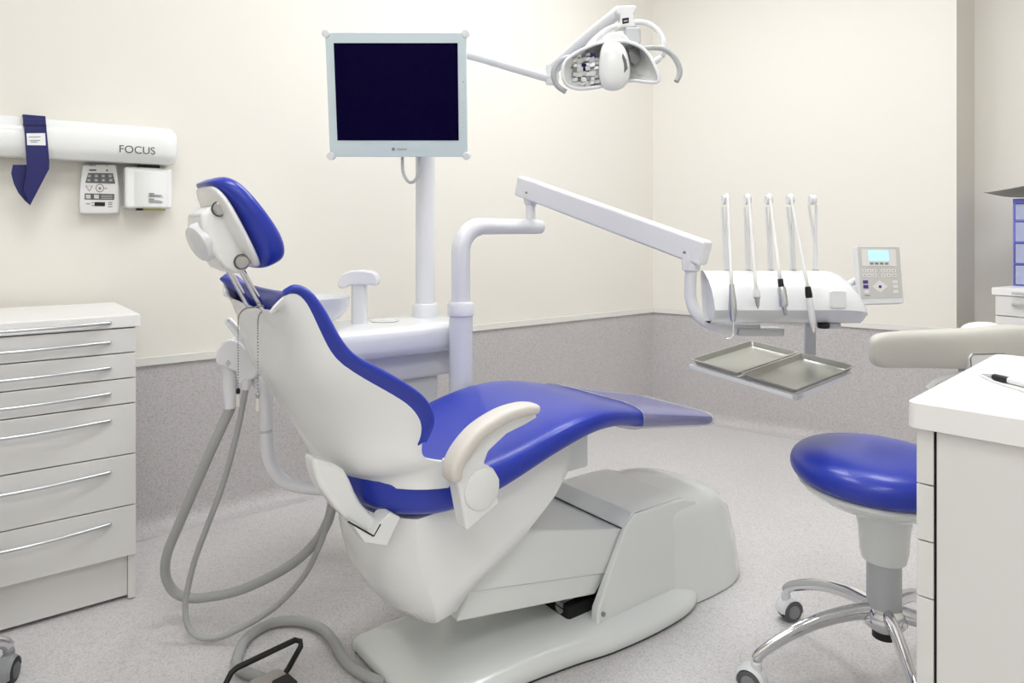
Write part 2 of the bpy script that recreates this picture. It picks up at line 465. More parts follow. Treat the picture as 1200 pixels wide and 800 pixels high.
MB().box(pd + e2 * (ft + .004) + Z * .004, e2 * .85, e1 * .575, Z * (DT - .0435)).build('side_panel', M['cab'], t, bevel=.0015)
# pen
dk = lambda u, v, h: px(u, v, (EYE - DT - h) * F / (v - H0))
pt = dk(1150, 438, .006); pe_ = dk(1200, 449.5, .006)
dv = (pe_ - pt).normalized(); 
t = thing('pen', pt + dv * .07 - Z * .005, 'white ballpoint pen with a black rubber grip lying on the desk', 'pen', rz=math.atan2(dv.y, dv.x))
MB().lathe(pt, [(.0006, 0), (.0012, .003), (.0034, .016), (.0046, .024)], axis=dv, seg=14).build('tip', M['alu'], t)
MB().lathe(pt, [(.0046, .0245), (.0058, .027), (.0060, .045), (.0056, .052), (.0054, .0535)], axis=dv, seg=16).build('grip', M['black'], t)
MB().lathe(pt, [(.0053, .054), (.0056, .06), (.0058, .10), (.0054, .140), (.0034, .146), (.003, .152)], axis=dv, seg=16).build('barrel', M['white'], t)
MB().box(pt + dv * .105 + Z * .0052 - dv.cross(Z) * .0015, dv * .04, dv.cross(Z) * .003, Z * .0012).build('clip', M['alu'], t)
# white cord beside the pen
cpts = [dk(1148.5, 439.5, .002), dk(1160, 445, .002), dk(1180, 452, .002), dk(1202, 459, .002), dk(1230, 467, .002)]  # thin pale tube curving in front of the pen
tag(MB().tube(spline(cpts, 6), .0018, seg=8).build('white_strand', M['whose']), 'thin white cord lying curved on the desk in front of the pen', 'strand')

# ================================================================== STOOLS
def make_stool(name, c, rot, label, back=True):
    t = thing(name, c, label, 'stool')
    c = V3(c)
    def P(x, y, z): return c + V3((x, y, z))
    # base
    MB().lathe(P(0, 0, 0), [(.018, .146), (.03, .148), (.032, .154), (.046, .158), (.053, .168), (.054, .185), (.049, .200), (.042, .208)], seg=32).build('hub', M['chrome'], t)
    MB().lathe(P(0, 0, 0), [(.02, .124), (.028, .128), (.028, .1455)], seg=20).build('hub_cap', M['black'], t)
    for k in range(5):
        a = rot + 2 * math.pi * k / 5; dx, dy = math.cos(a), math.sin(a)
        tab = [(.04, .195, .021), (.10, .19, .0195), (.18, .172, .0175), (.25, .143, .0155), (.30, .116, .0145), (.325, .098, .0145), (.333, .086, .0145)]
        MB().tube(spline([P(dx * r, dy * r, z) for r, z, w in tab], 4), [interp([(i * 4, w) for i, (r, z, w) in enumerate(tab)], j)[0] for j in range(25)], seg=12, sy=.72).build('leg', M['chrome'], t)
        # twin wheel caster
        ca = a + rad(35 + 50 * k); f = V3((math.cos(ca), math.sin(ca), 0)); s = V3((-f.y, f.x, 0))
        o = P(dx * .333, dy * .333, 0) - f * .012
        r = .03
        cs = MB(); rings = []
        for j in range(13):                          # hood over the wheels
            an = rad(-5 + 200 * j / 12); q = f * math.cos(an) + Z * math.sin(an)
            rings.append([o + Z * r + q * (r + .002) + s * .022, o + Z * r + q * (r + .009) + s * .012, o + Z * r + q * (r + .009) - s * .012, o + Z * r + q * (r + .002) - s * .022])
        cs.loft(rings)
        cs.lathe(o + f * .012 + Z * .066, [(.013, -.008), (.013, .012), (.010, .016)], seg=14)
        cs.lathe(o + Z * r - s * .006, [(.020, 0), (.020, .012)], axis=s, seg=16)
        ct = cs.build('caster', M['white'], t, bevel=.002)
        for sg in (-1, 1):
            MB().lathe(o + Z * r + s * (sg * .008), [(.02, 0), (r - .002, 0), (r, .002), (r, .011), (r - .002, .013), (.022, .0135)], axis=s * sg, seg=24).build('wheel', M['dgrey'], ct)
            MB().lathe(o + Z * r + s * (sg * .0215), [(.019, 0), (.0185, .002), (.012, .003)], axis=s * sg, seg=20).build('wheel_cap', M['mgrey'], ct)
    MB().lathe(P(0, 0, 0), [(.038, .19), (.0405, .2), (.0405, .335)], seg=32).build('lower_column', M['grey'], t)
    MB().lathe(P(0, 0, 0), [(.046, .322), (.051, .324), (.056, .345), (.060, .40), (.066, .435), (.074, .452), (.074, .46)], seg=36).build('column_sleeve', M['base'], t)
    sx, sy = -.018, 0
    tilt = lambda x, y: -.055 * (x * .6 - y * .8) - .0
    def disc(prof, name, m, nsh=2.2, sub=1):
        rings = []
        for r, z in prof:
            ring = []
            for k in range(40):
                an = 2 * math.pi * k / 40
                x = r * math.cos(an); y = r * math.sin(an) * .95
                ring.append(P(sx + x, sy + y, z + tilt(x, y)))
            rings.append(ring)
        return MB().loft(rings).build(name, m, t, sub=sub)
    disc([(.06, .452), (.10, .458), (.15, .474), (.182, .498), (.192, .512), (.188, .519)], 'seat_pan', M['base'])
    disc([(.178, .517), (.196, .521), (.206, .535), (.208, .553), (.200, .572), (.182, .587), (.15, .597), (.10, .602), (.05, .603), (.004, .603)], 'seat_cushion', M['blue'])
    lv = V3((math.cos(-.75), math.sin(-.75), 0))
    MB().tube([P(.02, -.02, .485) + lv * .07, P(.02, -.02, .49) + lv * .13, P(.02, -.02, .483) + lv * .2], [.008, .009, .006], seg=10).build('lever', M['black'], t)
    if back: stool_back(t, P)
    return t
def stool_back(t, P):
    # wide kidney shaped back support carried on a bent bracket
    Yc = 2.12
    def B(u, v, Y=Yc): return px(u, v, Y)
    rings = []
    tab = [(0, .022, .020), (.004, .036, .035), (.014, .046, .05), (.032, .0525, .06), (.07, .056, .066), (.15, .058, .070), (.25, .0605, .072), (.34, .064, .072), (.42, .070, .072), (.47, .070, .064), (.52, .050, .045), (.53, .02, .02)]
    o = B(1020, 411, Yc)
    for x, hh, dd in tab:
        bow = .05 * ((x - .25) / .27) ** 2
        zc = o.z - .001 + .010 * max(0, (x - .3) / .15)
        ring = []
        for y_, z_ in sring(dd / 2, hh, -hh, 20, 3.2):
            ring.append(V3((o.x + x, o.y + y_ + .045 - bow, zc + z_)))
        rings.append(ring)
    MB().loft(rings).build('back_support', M['beige'], t, sub=1)
    pnl = [B(1137, 437, Yc), B(1136, 419, Yc), B(1139, 414.5, Yc), B(1175, 414, Yc), B(1188, 411, Yc), B(1194, 413, Yc), B(1194, 437, Yc)]
    for p in pnl: p.y -= .005
    MB().prism(pnl, (0, .03, 0)).build('back_plate', M['shell'], t, bevel=.002)
    seam = [p + V3((0, -.0012, 0)) for p in pnl]
    MB().tube(seam, .0016, seg=6).build('seam', M['dgrey'], t)
    cpn = B(1152, 386, Yc + .09)
    MB().ball(cpn, .05, 20, (1.35, .8, .5)).build('back_cap', M['white'], t)
    br = spline([P(.10, .06, .50), P(.20, .10, .50), P(.29, .17, .51), px(1122, 470, Yc + .06), px(1150, 430, Yc + .05)], 6)
    MB().tube(br, .014, seg=12, sy=.6).build('back_bracket', M['base'], t)
    gd = spline([px(1086, 456, Yc + .01), px(1096, 447, Yc + .02), px(1112, 441, Yc + .03), px(1140, 436, Yc + .05)], 5)
    MB().tube(gd, .009, seg=10).build('back_lever', M['base'], t)
stool = make_stool('rolling_stool', (.941, 1.770, 0), rad(112.5 - 72), 'blue round rolling stool with chrome star base beside the desk')
second = copy_tree(stool)
for ch in KIDS(second):
    if ch.name.split('.')[0] in ('back_support', 'back_plate', 'seam', 'back_cap', 'back_bracket', 'back_lever'): bpy.data.objects.remove(ch)
for c in KIDS(second):
    if c.name.startswith('caster'):
        for o_, m_ in [(c, 'mgrey')] + [(k, 'black' if k.name.startswith('wheel.') else 'dgrey') for k in KIDS(c)]:
            o_.material_slots[0].link = 'OBJECT'; o_.material_slots[0].material = M[m_]
second.location = (-1.42, 1.49, 0)
second.rotation_euler = (0, 0, rad(27))
second['label'] = 'stool mostly outside the frame, one grey caster showing at bottom left before the drawer cabinet'
# ================================================================== DENTAL CHAIR
PM = 1.60                                            # its middle plane
ch = thing('dental_chair', cw(1.45, PM, 0), 'royal blue reclining dental patient chair with white shells on a moulded base', 'dental chair', rz=math.atan2(.6, .8))

# ---- base plate
half = [(.80, .175), (.81, .20), (.95, .205), (1.10, .207), (1.25, .225), (1.36, .245), (1.5, .254), (1.63, .25), (1.71, .235), (1.76, .21), (1.79, .17), (1.80, .10)]
hs = spline([V3((a, q, 0)) for a, q in half], 4)
out = [(p.x, -p.y) for p in hs] + [(p.x, p.y) for p in reversed(hs)]
def inset(A, q, k): return (1.30 + (A - 1.30) * (1 - k * .5), q * (1 - k))
mb = MB()
mb.loft([[cw(inset(A, q, k)[0], PM + inset(A, q, k)[1], z) for A, q in out] for k, z in ((.02, .006), (0, .012), (0, .030), (.02, .041), (.08, .052), (.2, .064), (.4, .066))])
mb.build('base_plate', M['base'], ch, sharp=60)
mb = MB(); mb.loft([[cw(inset(A, q, .03)[0], PM + inset(A, q, .03)[1], z) for A, q in out] for z in (.0005, .0065)])
mb.build('base_seal', M['black'], ch)

# ---- rear dome of the base (rounded in plan, tapering upward)
def dome_ring(a0, a1, hw, z, n=40, e=2.6, zf=None):
    c, h = (a0 + a1) / 2, (a1 - a0) / 2; r = []
    for k in range(n):
        an = 2 * math.pi * k / n; cs, sn = math.cos(an), math.sin(an)
        A = c + h * math.copysign(abs(cs) ** (2 / e), cs); q = hw * math.copysign(abs(sn) ** (2 / e), sn)
        zz = z if zf is None else z + zf(A, q)
        r.append(cw(A, PM + q, zz))
    return r
topf = lambda A, q: -.045 * max(0, (A - 1.80) / .25) ** 2 - .018 * max(0, (1.72 - A) / .2) - .012 * (q / .2) ** 2
mb = MB()
mb.loft([dome_ring(1.56, 2.105, .215, .004), dome_ring(1.56, 2.105, .215, .012), dome_ring(1.56, 2.09, .205, .12), dome_ring(1.56, 2.065, .193, .215),
         dome_ring(1.545, 2.047, .189, .265, zf=topf), dome_ring(1.545, 2.028, .182, .293, zf=topf), dome_ring(1.55, 1.99, .165, .310, zf=topf), dome_ring(1.58, 1.93, .13, .318, zf=topf), dome_ring(1.64, 1.87, .07, .321, zf=topf), dome_ring(1.7, 1.82, .02, .321, zf=topf)])
mb.build('base_dome', M['base'], ch, sharp=70)
mb = MB(); mb.loft([dome_ring(1.56, 2.1, .212, .0005), dome_ring(1.56, 2.1, .212, .0045)]); mb.build('base_seal', M['black'], ch)

# ---- front yoke of the base: two cheeks joined by a roof, the lift arm runs in between
N0 = -.195
side = [(1.352, .05), (1.358, .10), (1.478, .292), (1.522, .322), (1.62, .322), (1.74, .318), (1.80, .30), (1.84, .05)]
def cheek(q0, q1, t0=0.0, t1=0.0):
    return MB().loft([[cw(A, PM + q0 + t0 * (z / .3), z) for A, z in side], [cw(A, PM + q1 + t1 * (z / .3), z) for A, z in side]])
cheek(N0, N0 + .035, .02, .0).build('base_yoke', M['base'], ch, bevel=.012, seg=4)
cheek(-N0 - .035, -N0, .0, -.02).build('base_yoke', M['base'], ch, bevel=.012, seg=4)
roof = [(1.480, .290), (1.522, .324), (1.62, .326), (1.74, .322), (1.74, .29), (1.60, .285), (1.485, .284)]
MB().prism([cw(A, PM + N0 + .03, z) for A, z in roof], CP * (-2 * N0 - .06)).build('yoke_roof', M['base'], ch, bevel=.004)
MB().box(cw(1.486, PM - .16, .262), CA * .02, CP * .32, Z * .024).build('yoke_gap_shade', M['dark'], ch)  # dark strip added for the shade inside the mouth gap
MB().lathe(cw(1.375, PM + N0 + .012, .085), [(.0065, 0), (.0065, .012), (.004, .014)], axis=-CP, seg=14).build('yoke_screw', M['mgrey'], ch)
# dark block paints the shaded hole below the arm, cylinder end inside
MB().box(cw(1.30, PM - .13, .048), CA * .25, CP * .24, Z * .05).build('lift_hole_shade', M['dark'], ch, bevel=.01)
MB().tube([cw(1.30, PM - .09, .085), cw(1.40, PM - .09, .08)], .017, seg=14).build('lift_cylinder', M['steel'], ch)

# ---- sloping lift arm (upper wider box over a lower narrower one)
MB().prism([cw(A, PM - .155, z) for A, z in ((.98, .405), (1.50, .278), (1.44, .165), (.94, .262))], CP * .31).build('lift_arm', M['base'], ch, bevel=.006)
MB().prism([cw(A, PM - .148, z) for A, z in ((.96, .27), (1.46, .19), (1.385, .118), (.92, .195))], CP * .296).build('lift_arm_cover', M['base'], ch, bevel=.006)

# ---- seat carrier body below the cushion
def body_ring(q, tp, rr):
    """profile along A at offset q; rr shrinks towards the sides"""
    return [cw(A, PM + q, z) for A, z in tp]
def body_prof(s):                                    # s 0 at the middle .. 1 at the side
    r = .075 * s ** 3
    return [(.705 + r, .50), (.715 + r, .40), (.735 + r, .315 + r * .3), (.775 + r * .7, .25 + r * .5), (.83, .212 + r * .5), (.885, .215 + r * .6), (.93 - r * .2, .245 + r * .6),
            (1.06 - r * .2, .345 + r * .1), (1.20 - r * .2, .46), (1.255 - r * .2, .525), (1.265 - r * .3, .585), (1.10, .575), (.95, .518), (.84, .503), (.77 + r * .5, .502)]
mb = MB()
mb.loft([body_ring(q, body_prof(abs(q) / .205), 0) for q in (-.205, -.2, -.19, -.175, -.155, -.13, -.10, -.05, 0, .05, .10, .13, .155, .175, .19, .2, .205)])
mb.build('seat_carrier', M['shell'], ch, sharp=80)
# block below the leg rest end
MB().box(cw(1.22, PM - .12, .475), CA * .165, CP * .24, Z * .10).build('front_block', M['base'], ch, bevel=.006)
# under shell of the seat following the cushion
SEAT = [  # A, z top, z bottom, half width
    (.655, .600, .560, .06), (.67, .612, .535, .13), (.70, .620, .513, .185), (.76, .622, .494, .232), (.84, .620, .489, .258), (.92, .627, .500, .268), (1.01, .640, .525, .270),
    (1.10, .662, .558, .270), (1.19, .682, .583, .268), (1.27, .689, .601, .262), (1.35, .684, .606, .250), (1.43, .668, .597, .236), (1.506, .650, .575, .222),
    (1.62, .624, .556, .208), (1.76, .594, .534, .192), (1.86, .572, .518, .182), (1.895, .564, .513, .170), (1.905, .552, .522, .15)]
def seat_ring(A, grow=0.0, n=28, e=3.4):
    zt, zb, hw = interp(SEAT, A)
    dish = .016 if A < 1.3 else .006
    out = []
    for q, z in sring(hw + grow, zt + grow, zb - grow, n, e):
        if z > (zt + zb) / 2: z -= dish * (1 - min(1, abs(q) / hw) ** 2) * (1 if A > .72 else 0)
        out.append(cw(A, PM + q, z))
    return out
st = [s[0] for s in SEAT]
MB().loft([seat_ring(a) for a in st]).build('seat_cushion', M['blue'], ch, sub=2)
# clear protective cover over the foot end
ca = [1.50, 1.506, 1.58, 1.66, 1.74, 1.82, 1.88, 1.905, 1.915]
mb = MB(); mb.loft([seat_ring(a if a < 1.9 else 1.895, .0045 if a > 1.5 else .006) if a < 1.91 else [p + CA * .012 for p in seat_ring(1.90, .003)] for a in ca], caps=False)
mb.build('foot_cover', M['cover'], ch, label='clear plastic cover over the foot end')
# hem of the cover
hem = seat_ring(1.50, .006); MB().tube(hem + hem[:1], .0012, seg=6).build('cover_hem', M['clear'], ch)

# ---- backrest: side rims sweep forward, the middle lies further back
HWT = lambda f: .232 + .036 * min(1, f / .4)
def trc(pts, dp=0.0): return [cp(u, v, PM - HWT(i / (len(pts) - 1)) + dp) for i, (u, v) in enumerate(pts)]
RIM = trc(((334, 348), (342, 344), (353, 347), (366.5, 364), (382, 391), (401, 422), (432, 442), (463, 457), (486.5, 471), (499, 487), (500, 503), (494, 520)))
OUTR = trc(((331, 338), (346, 330), (366, 338), (386, 364), (404, 397), (421, 414), (448, 427), (479, 445.5), (498, 460), (509, 478), (510, 496), (500, 515)))
MID = [(.503, .985), (.505, .965), (.507, .935), (.511, .905), (.525, .865), (.545, .815), (.572, .765), (.600, .715), (.628, .670), (.650, .635), (.662, .610), (.668, .585)]
MIDO = [(.510, 1.024), (.534, 1.004), (.546, .965), (.552, .925), (.564, .880), (.581, .830), (.607, .780), (.636, .730), (.664, .685), (.686, .650), (.700, .622), (.712, .590)]
def n_interp(pts, n): 
    s = spline([V3((a, 0, z)) for a, z in pts], 3); return [(p.x, p.z) for p in s]
RIMs, OUTs, MIDs, MIDOs = (n_interp(x, 0) for x in (RIM, OUTR, MID, MIDO))
HW = .268
def mixp(a, b, t): return [(p[0] + (q[0] - p[0]) * t, p[1] + (q[1] - p[1]) * t) for p, q in zip(a, b)]
def prof_at(q):
    t = min(1, abs(q) / HW); w = t ** 2.2
    return mixp(MIDs, RIMs, w), mixp(MIDOs, OUTs, w)
qs = [.0, .05, .10, .14, .175, .20, .22, .235, .247, .257, .265, .271, .275, .277]
qs = [-q for q in reversed(qs[1:])] + qs
mb = MB(); rings = []
for q in qs:
    inn, ou = prof_at(q); mid = mixp(inn, ou, .5)
    x = max(0, (abs(q) - .237) / .0405); k = math.sqrt(max(.02, 1 - x * x))
    i2, o2 = mixp(mid, inn, k), mixp(mid, ou, k)
    e0 = (o2[0][0] * .5 + i2[0][0] * .5 - .004 * k, o2[0][1] * .5 + i2[0][1] * .5 + .006 * k)
    hk = [HWT(i / (len(i2) - 1)) / HW for i in range(len(i2))]
    rings.append([cw(A, PM + q * h, z) for (A, z), h in zip(i2, hk)] + [cw(A, PM + q * h, z) for (A, z), h in reversed(list(zip(o2, hk)))] + [cw(e0[0], PM + q * hk[0], e0[1])])
n_ = len(RIMs)
mb.loft(rings, caps=False)
for rg in (rings[0], rings[-1]):                     # close the ends strip by strip along the rim
    v_ = [mb.bm.verts.new(p) for p in rg]
    for j in range(n_ - 1): mb.face([v_[j], v_[j + 1], v_[2 * n_ - 2 - j], v_[2 * n_ - 1 - j]])
    mb.face([v_[0], v_[2 * n_ - 1], v_[2 * n_]])
mb.build('back_cushion', M['blue'], ch, sub=1)
# shell: from the near rim round the spine to the far rim, one smooth skin
RS = trc(((317, 366), (323, 358), (332, 349), (341, 344), (353, 347), (366.5, 364), (382, 391), (401, 422), (432, 442), (463, 457), (486.5, 471), (499.5, 487), (500.5, 502), (495, 520), (497, 535), (512, 539.5), (529, 542), (532, 556), (526, 571.5)), .008)
SS = [cp(u, v, 1.60) for u, v in ((300, 361), (300, 368), (302, 378), (303.5, 390), (304, 400), (304.5, 412), (306, 424), (312, 440), (322, 457), (332, 473), (343, 491), (350, 502), (356, 512), (362, 522), (368, 532), (374, 540), (381, 545), (388, 547), (394, 548))]
RSs, SSs = n_interp(RS, 0), n_interp(SS, 0)
mb = MB(); rows = []
for i, (r, s_) in enumerate(zip(RSs, SSs)):
    row = []
    tg = i / (len(RSs) - 1)
    half_ = []
    for k in range(13):
        t = k / 12
        fz = .07 + .65 * max(0, 1 - tg / .18)
        c1 = (s_[0] * .93 + r[0] * .07, s_[1] * (1 - fz) + r[1] * fz); Pe = PM - HWT(tg) + .011; Pc = Pe + .022
        b0, b1, b2 = (1 - t) ** 2, 2 * t * (1 - t), t * t
        half_.append((b0 * r[0] + b1 * c1[0] + b2 * s_[0], b0 * Pe + b1 * Pc + b2 * 1.60, b0 * r[1] + b1 * c1[1] + b2 * s_[1]))
    row = [cw(a_, p_, z_) for a_, p_, z_ in half_] + [cw(max(a_, .470 if tg < .25 else 0), 2 * PM - p_ if tg >= .25 else PM + (PM - p_) * .96, z_) for a_, p_, z_ in reversed(half_[:-1])]
    rows.append(row)
mb.loft(rows, closed=False, caps=False)
so = mb.build('back_shell', M['shell'], ch, solid=.005, sharp=180)
so.modifiers['solidify'].offset = 0
d_ = so.modifiers.new('bevel', 'BEVEL'); d_.width = .002; d_.segments = 3; d_.limit_method = 'ANGLE'; d_.angle_limit = rad(50)

# ---- hinge arms from the carrier up to the back shell
hg = [cp(u, v, 1.40) for u, v in ((368, 538), (372, 562), (386, 584), (406, 610), (437, 627), (447, 612), (430, 594), (412, 577), (398, 548), (384, 541))]
hg = [cp(u, v, 1.42) for u, v in ((367, 537), (368, 548), (371, 560), (376, 572), (384, 583), (394, 596), (405, 608), (420, 618), (437, 627), (446, 613), (434, 601), (424, 590), (417, 577), (411, 563), (404, 550), (394, 545), (382, 541))]
MB().prism([cw(A, 1.42, z) for A, z in hg], CP * .06).build('hinge_arm', M['shell'], ch, bevel=.012, seg=4, sharp=60)
MB().prism([cw(A, 1.395, z) for A, z in [cp(u, v, 1.395) for u, v in ((410, 610), (437, 627), (447, 611), (458, 600), (470, 606), (454, 640), (428, 636))]], CP * .05).build('hinge_bracket', M['shell'], ch, bevel=.004)
MB().tube([cw(*cp(408, 611, 1.394)[:1], 1.394, cp(408, 611, 1.394)[1]), cw(cp(438, 628, 1.394)[0], 1.394, cp(438, 628, 1.394)[1]), cw(cp(446, 614, 1.394)[0], 1.394, cp(446, 614, 1.394)[1])], .0018, seg=6).build('hinge_gap', M['dark'], ch)

# ---- armrest on the near side
PA0 = 1.245
br = [cp(u, v, 1.27) for u, v in ((494, 523), (497, 536), (527, 541.5), (534, 566), (543, 607), (546, 622), (584, 589), (581, 574), (585, 563), (578, 549), (564, 543), (550, 545), (538, 536), (528, 560), (524, 571), (465, 562), (440, 556), (455, 520))]
arm_sup = [cp(u, v, 1.27) for u, v in ((526, 541), (536, 573), (545, 622), (584, 589), (579, 575), (585, 562), (577, 548), (566, 542), (571, 528), (592, 508), (614, 497), (629, 488), (622, 480), (590, 492), (560, 515), (545, 538))]
MB().prism([cw(A, 1.262, z) for A, z in arm_sup], CP * .045).build('armrest_support', M['shell'], ch, bevel=.007, sharp=50)
tongue = [cp(u, v, 1.30) for u, v in ((480, 520), (497, 537), (530, 541), (545, 548), (540, 575), (524, 571.5), (465, 562), (440, 556), (452, 522))]
ac = cp(565, 573, 1.26)
MB().lathe(cw(ac[0], 1.2615, ac[1]), [(.045, 0), (.045, .003), (.043, .0045), (.0, .005)], axis=-CP, seg=32).build('armrest_pivot', M['shell'], ch)
cl = [cp(u, v, 1.26) for u, v in ((531, 563), (531, 547), (541, 527), (560, 505), (588, 487), (612, 479), (629, 478))]
wd = [.015, .0175, .0185, .018, .017, .015, .012]
sp = spline([V3((a, 0, z)) for a, z in cl], 5)
rings = []
for i, p in enumerate(sp):
    a = sp[max(0, i - 1)]; b = sp[min(len(sp) - 1, i + 1)]; tn = (b - a).normalized(); nn = V3((-tn.z, 0, tn.x))
    w = interp([(j * 5, x) for j, x in enumerate(wd)], i)[0]
    endk = 1.0
    if i == 0 or i == len(sp) - 1: endk = .55
    ring = []
    for q, h in sring(.027 * endk, w * endk * .95, -w * endk * .95, 18, 3.0):
        ring.append(cw(p.x + nn.x * h, 1.262 + q, p.z + nn.z * h))
    rings.append(ring)
MB().loft(rings).build('armrest_pad', M['cream'], ch, sub=1, label='cream padded armrest')

# ---- headrest
RP = PM
hb_, ht_ = cp(297, 316, 1.49), cp(249, 206, 1.52)
for q in (-.055, .055):
    a0 = cw(.490, RP + q, .966); a1 = cw(.419, RP + q, 1.10)
    mb = MB(); mb.tube([a0, a1], .0068, seg=14, sy=1.0)
    mb.build('headrest_rod', M['chrome'], ch)
# local headrest axes: along (up the pad), nrm (facing the sitter), CP across
al = V3((-.43, 0, .90)).normalized()
def hp(l, n, q, c=(.428, 1.165)):                   # l along, n forward, q across -> world
    A = c[0] + al.x * l + al.z * n; z = c[1] + al.z * l - al.x * n
    return cw(A, RP + q, z)
rings = []
HRT = [(-.110, .014, .044, .05), (-.106, -.002, .062, .085), (-.088, -.007, .074, .108), (-.05, -.006, .077, .120), (0, -.004, .067, .123), (.05, -.005, .054, .120), (.085, -.012, .043, .108), (.104, -.020, .030, .085), (.110, -.020, .012, .05)]
for l, n0, n1, hw in HRT:
    ring = []
    for q, n in sring(hw, n1, n0, 24, 2.8):
        f = 1 - (q / max(hw, 1e-6)) ** 2
        ring.append(hp(l, n - (.010 * f if n > (n0 + n1) / 2 else 0), q))
    rings.append(ring)
MB().loft(rings).build('headrest_cushion', M['blue'], ch, sub=2)
rings = []
for l, n0, n1, hw in [(-.100, -.004, .006, .05), (-.094, -.014, .006, .085), (-.06, -.022, .004, .112), (0, -.026, .003, .116), (.06, -.024, .002, .108), (.090, -.022, -.004, .085), (.1, -.02, -.010, .05)]:
    rings.append([hp(l, n, q) for q, n in sring(hw, n1, n0, 24, 2.6)])
MB().loft(rings).build('headrest_shell', M['shell'], ch, sub=2)
# tilt mechanism behind
mech = [(-.088, -.005), (-.096, -.045), (-.07, -.066), (-.02, -.074), (.03, -.070), (.055, -.058), (.060, -.03), (.05, -.005)]
mb = MB(); mb.prism([hp(l, n, -.066) for l, n in mech], CP * .132)
hm = mb.build('headrest_mechanism', M['shell'], ch, bevel=.012, seg=4)
MB().lathe(hp(-.008, -.062, -.054), [(.036, -.002), (.036, .016), (.033, .022), (.0, .024)], axis=-CP, seg=32) if False else None
kax = (hp(0, -1, 0) - hp(0, 0, 0)).normalized()
kc = hp(-.004, -.060, -.022)
kdir = (kax * .97 - CP * .2).normalized()
MB().lathe(kc, [(.040, -.012), (.040, -.004)], axis=kdir, seg=32).build('knob_ring', M['dgrey'], hm)
MB().lathe(kc, [(.038, -.002), (.042, .0), (.0425, .018), (.039, .026), (.03, .029), (.0, .030)], axis=kdir, seg=36).build('knob', M['white'], hm)
for l, n in ((.048, -.022), (-.072, -.030)):
    MB().lathe(hp(l, n, -.064), [(.0165, 0), (.0165, .005)], axis=-CP, seg=24).build('pivot_ring', M['dgrey'], hm)
    MB().lathe(hp(l, n, -.068), [(.0145, 0), (.0145, .009), (.011, .012)], axis=-CP, seg=24).build('pivot_pin', M['steel'], hm)
# ================================================================== CUSPIDOR UNIT (behind the chair)
X_, Y_ = V3((1, 0, 0)), V3((0, 1, 0))
cu = thing('cuspidor_unit', cw(1.1, 2.12, 0), 'white cuspidor unit with spittoon bowl, cup filler and tall pole behind the chair', 'dental unit', rz=math.atan2(.6, .8))
plan = spline([V3((a, p, 0)) for a, p in ((.66, 2.10), (.70, 2.02), (.80, 1.985), (.97, 1.975), (1.15, 1.975), (1.28, 1.985), (1.345, 2.03), (1.36, 2.12), (1.345, 2.25), (1.30, 2.31), (1.1, 2.33), (.85, 2.32), (.71, 2.27), (.66, 2.18), (.66, 2.10))], 4)[:-1]
pc = V3((1.05, 2.15, 0))
def pring(k, z, dz=0): return [cw(pc.x + (p.x - pc.x) * k, pc.y + (p.y - pc.y) * (k if k > .9 else k), z) for p in plan]
MB().loft([pring(.93, .757), pring(.985, .766), pring(1.0, .785), pring(1.0, .815), pring(.985, .833), pring(.95, .841), pring(.55, .843), pring(.1, .843)]).build('unit_top', M['arm'], cu, sharp=60)
MB().prism([cw(a, p, .665) for a, p in ((.86, 2.04), (1.33, 2.04), (1.35, 2.08), (1.35, 2.22), (1.30, 2.25), (.90, 2.25), (.84, 2.20), (.84, 2.08))], Z * .095).build('unit_housing', M['arm'], cu, bevel=.012)
MB().prism([cw(a, p, .02) for a, p in ((1.10, 2.07), (1.235, 2.07), (1.25, 2.10), (1.25, 2.19), (1.22, 2.21), (1.12, 2.21), (1.09, 2.18), (1.09, 2.10))], Z * .646).build('pedestal', M['arm'], cu, bevel=.01)
MB().prism([cw(a, p, .0) for a, p in ((1.07, 2.045), (1.27, 2.045), (1.27, 2.235), (1.07, 2.235))], Z * .02).build('foot_plate', M['base'], cu, bevel=.006)
# cup recess ring
c = px(451, 374.5, 2.42); c.z = .8432
MB().lathe(c, [(.047, 0), (.050, .002), (.047, .004), (.040, .003), (.034, .0012), (.001, .001)], seg=36).build('cup_rest', M['base'], cu)
# pole for the monitor and the lamp
pole = V3((-.317, 2.555, 0))
MB().lathe(pole, [(.0345, .843), (.0345, 1.80), (.030, 1.815), (.0, 1.817)], seg=32).build('pole', M['arm'], cu)
MB().lathe(pole, [(.047, .842), (.047, .885), (.044, .890), (.034, .891)], seg=36).build('pole_collar', M['arm'], cu)
# cup filler
fc = px(421, 380, 2.36); fc.z = .842
mb = MB(); mb.prism(rrect(fc - X_ * .026 - Y_ * .018, X_, Y_, .052, .036, .014), Z * .145); mb.build('filler_column', M['arm'], cu)
hd = [(395.5, 333), (397, 326), (402, 320), (412, 317), (425, 316.5), (436, 318), (441, 322), (443, 330), (440, 336), (436, 334), (410, 334), (404, 337), (400, 338), (396, 337)]
MB().prism([px(u, v, 2.33) for u, v in hd], (0, .055, 0)).build('filler_head', M['arm'], cu, bevel=.008, sharp=60)
# spittoon bowl
bc = V3((-.625, 2.215, .846))
MB().lathe(bc, [(.05, 0), (.045, .010), (.05, .018), (.075, .03), (.098, .055), (.108, .085), (.110, .1), (.1065, .1), (.104, .085), (.094, .058), (.07, .034), (.03, .024), (.001, .022)], seg=40).build('spittoon_bowl', M['white'], cu)

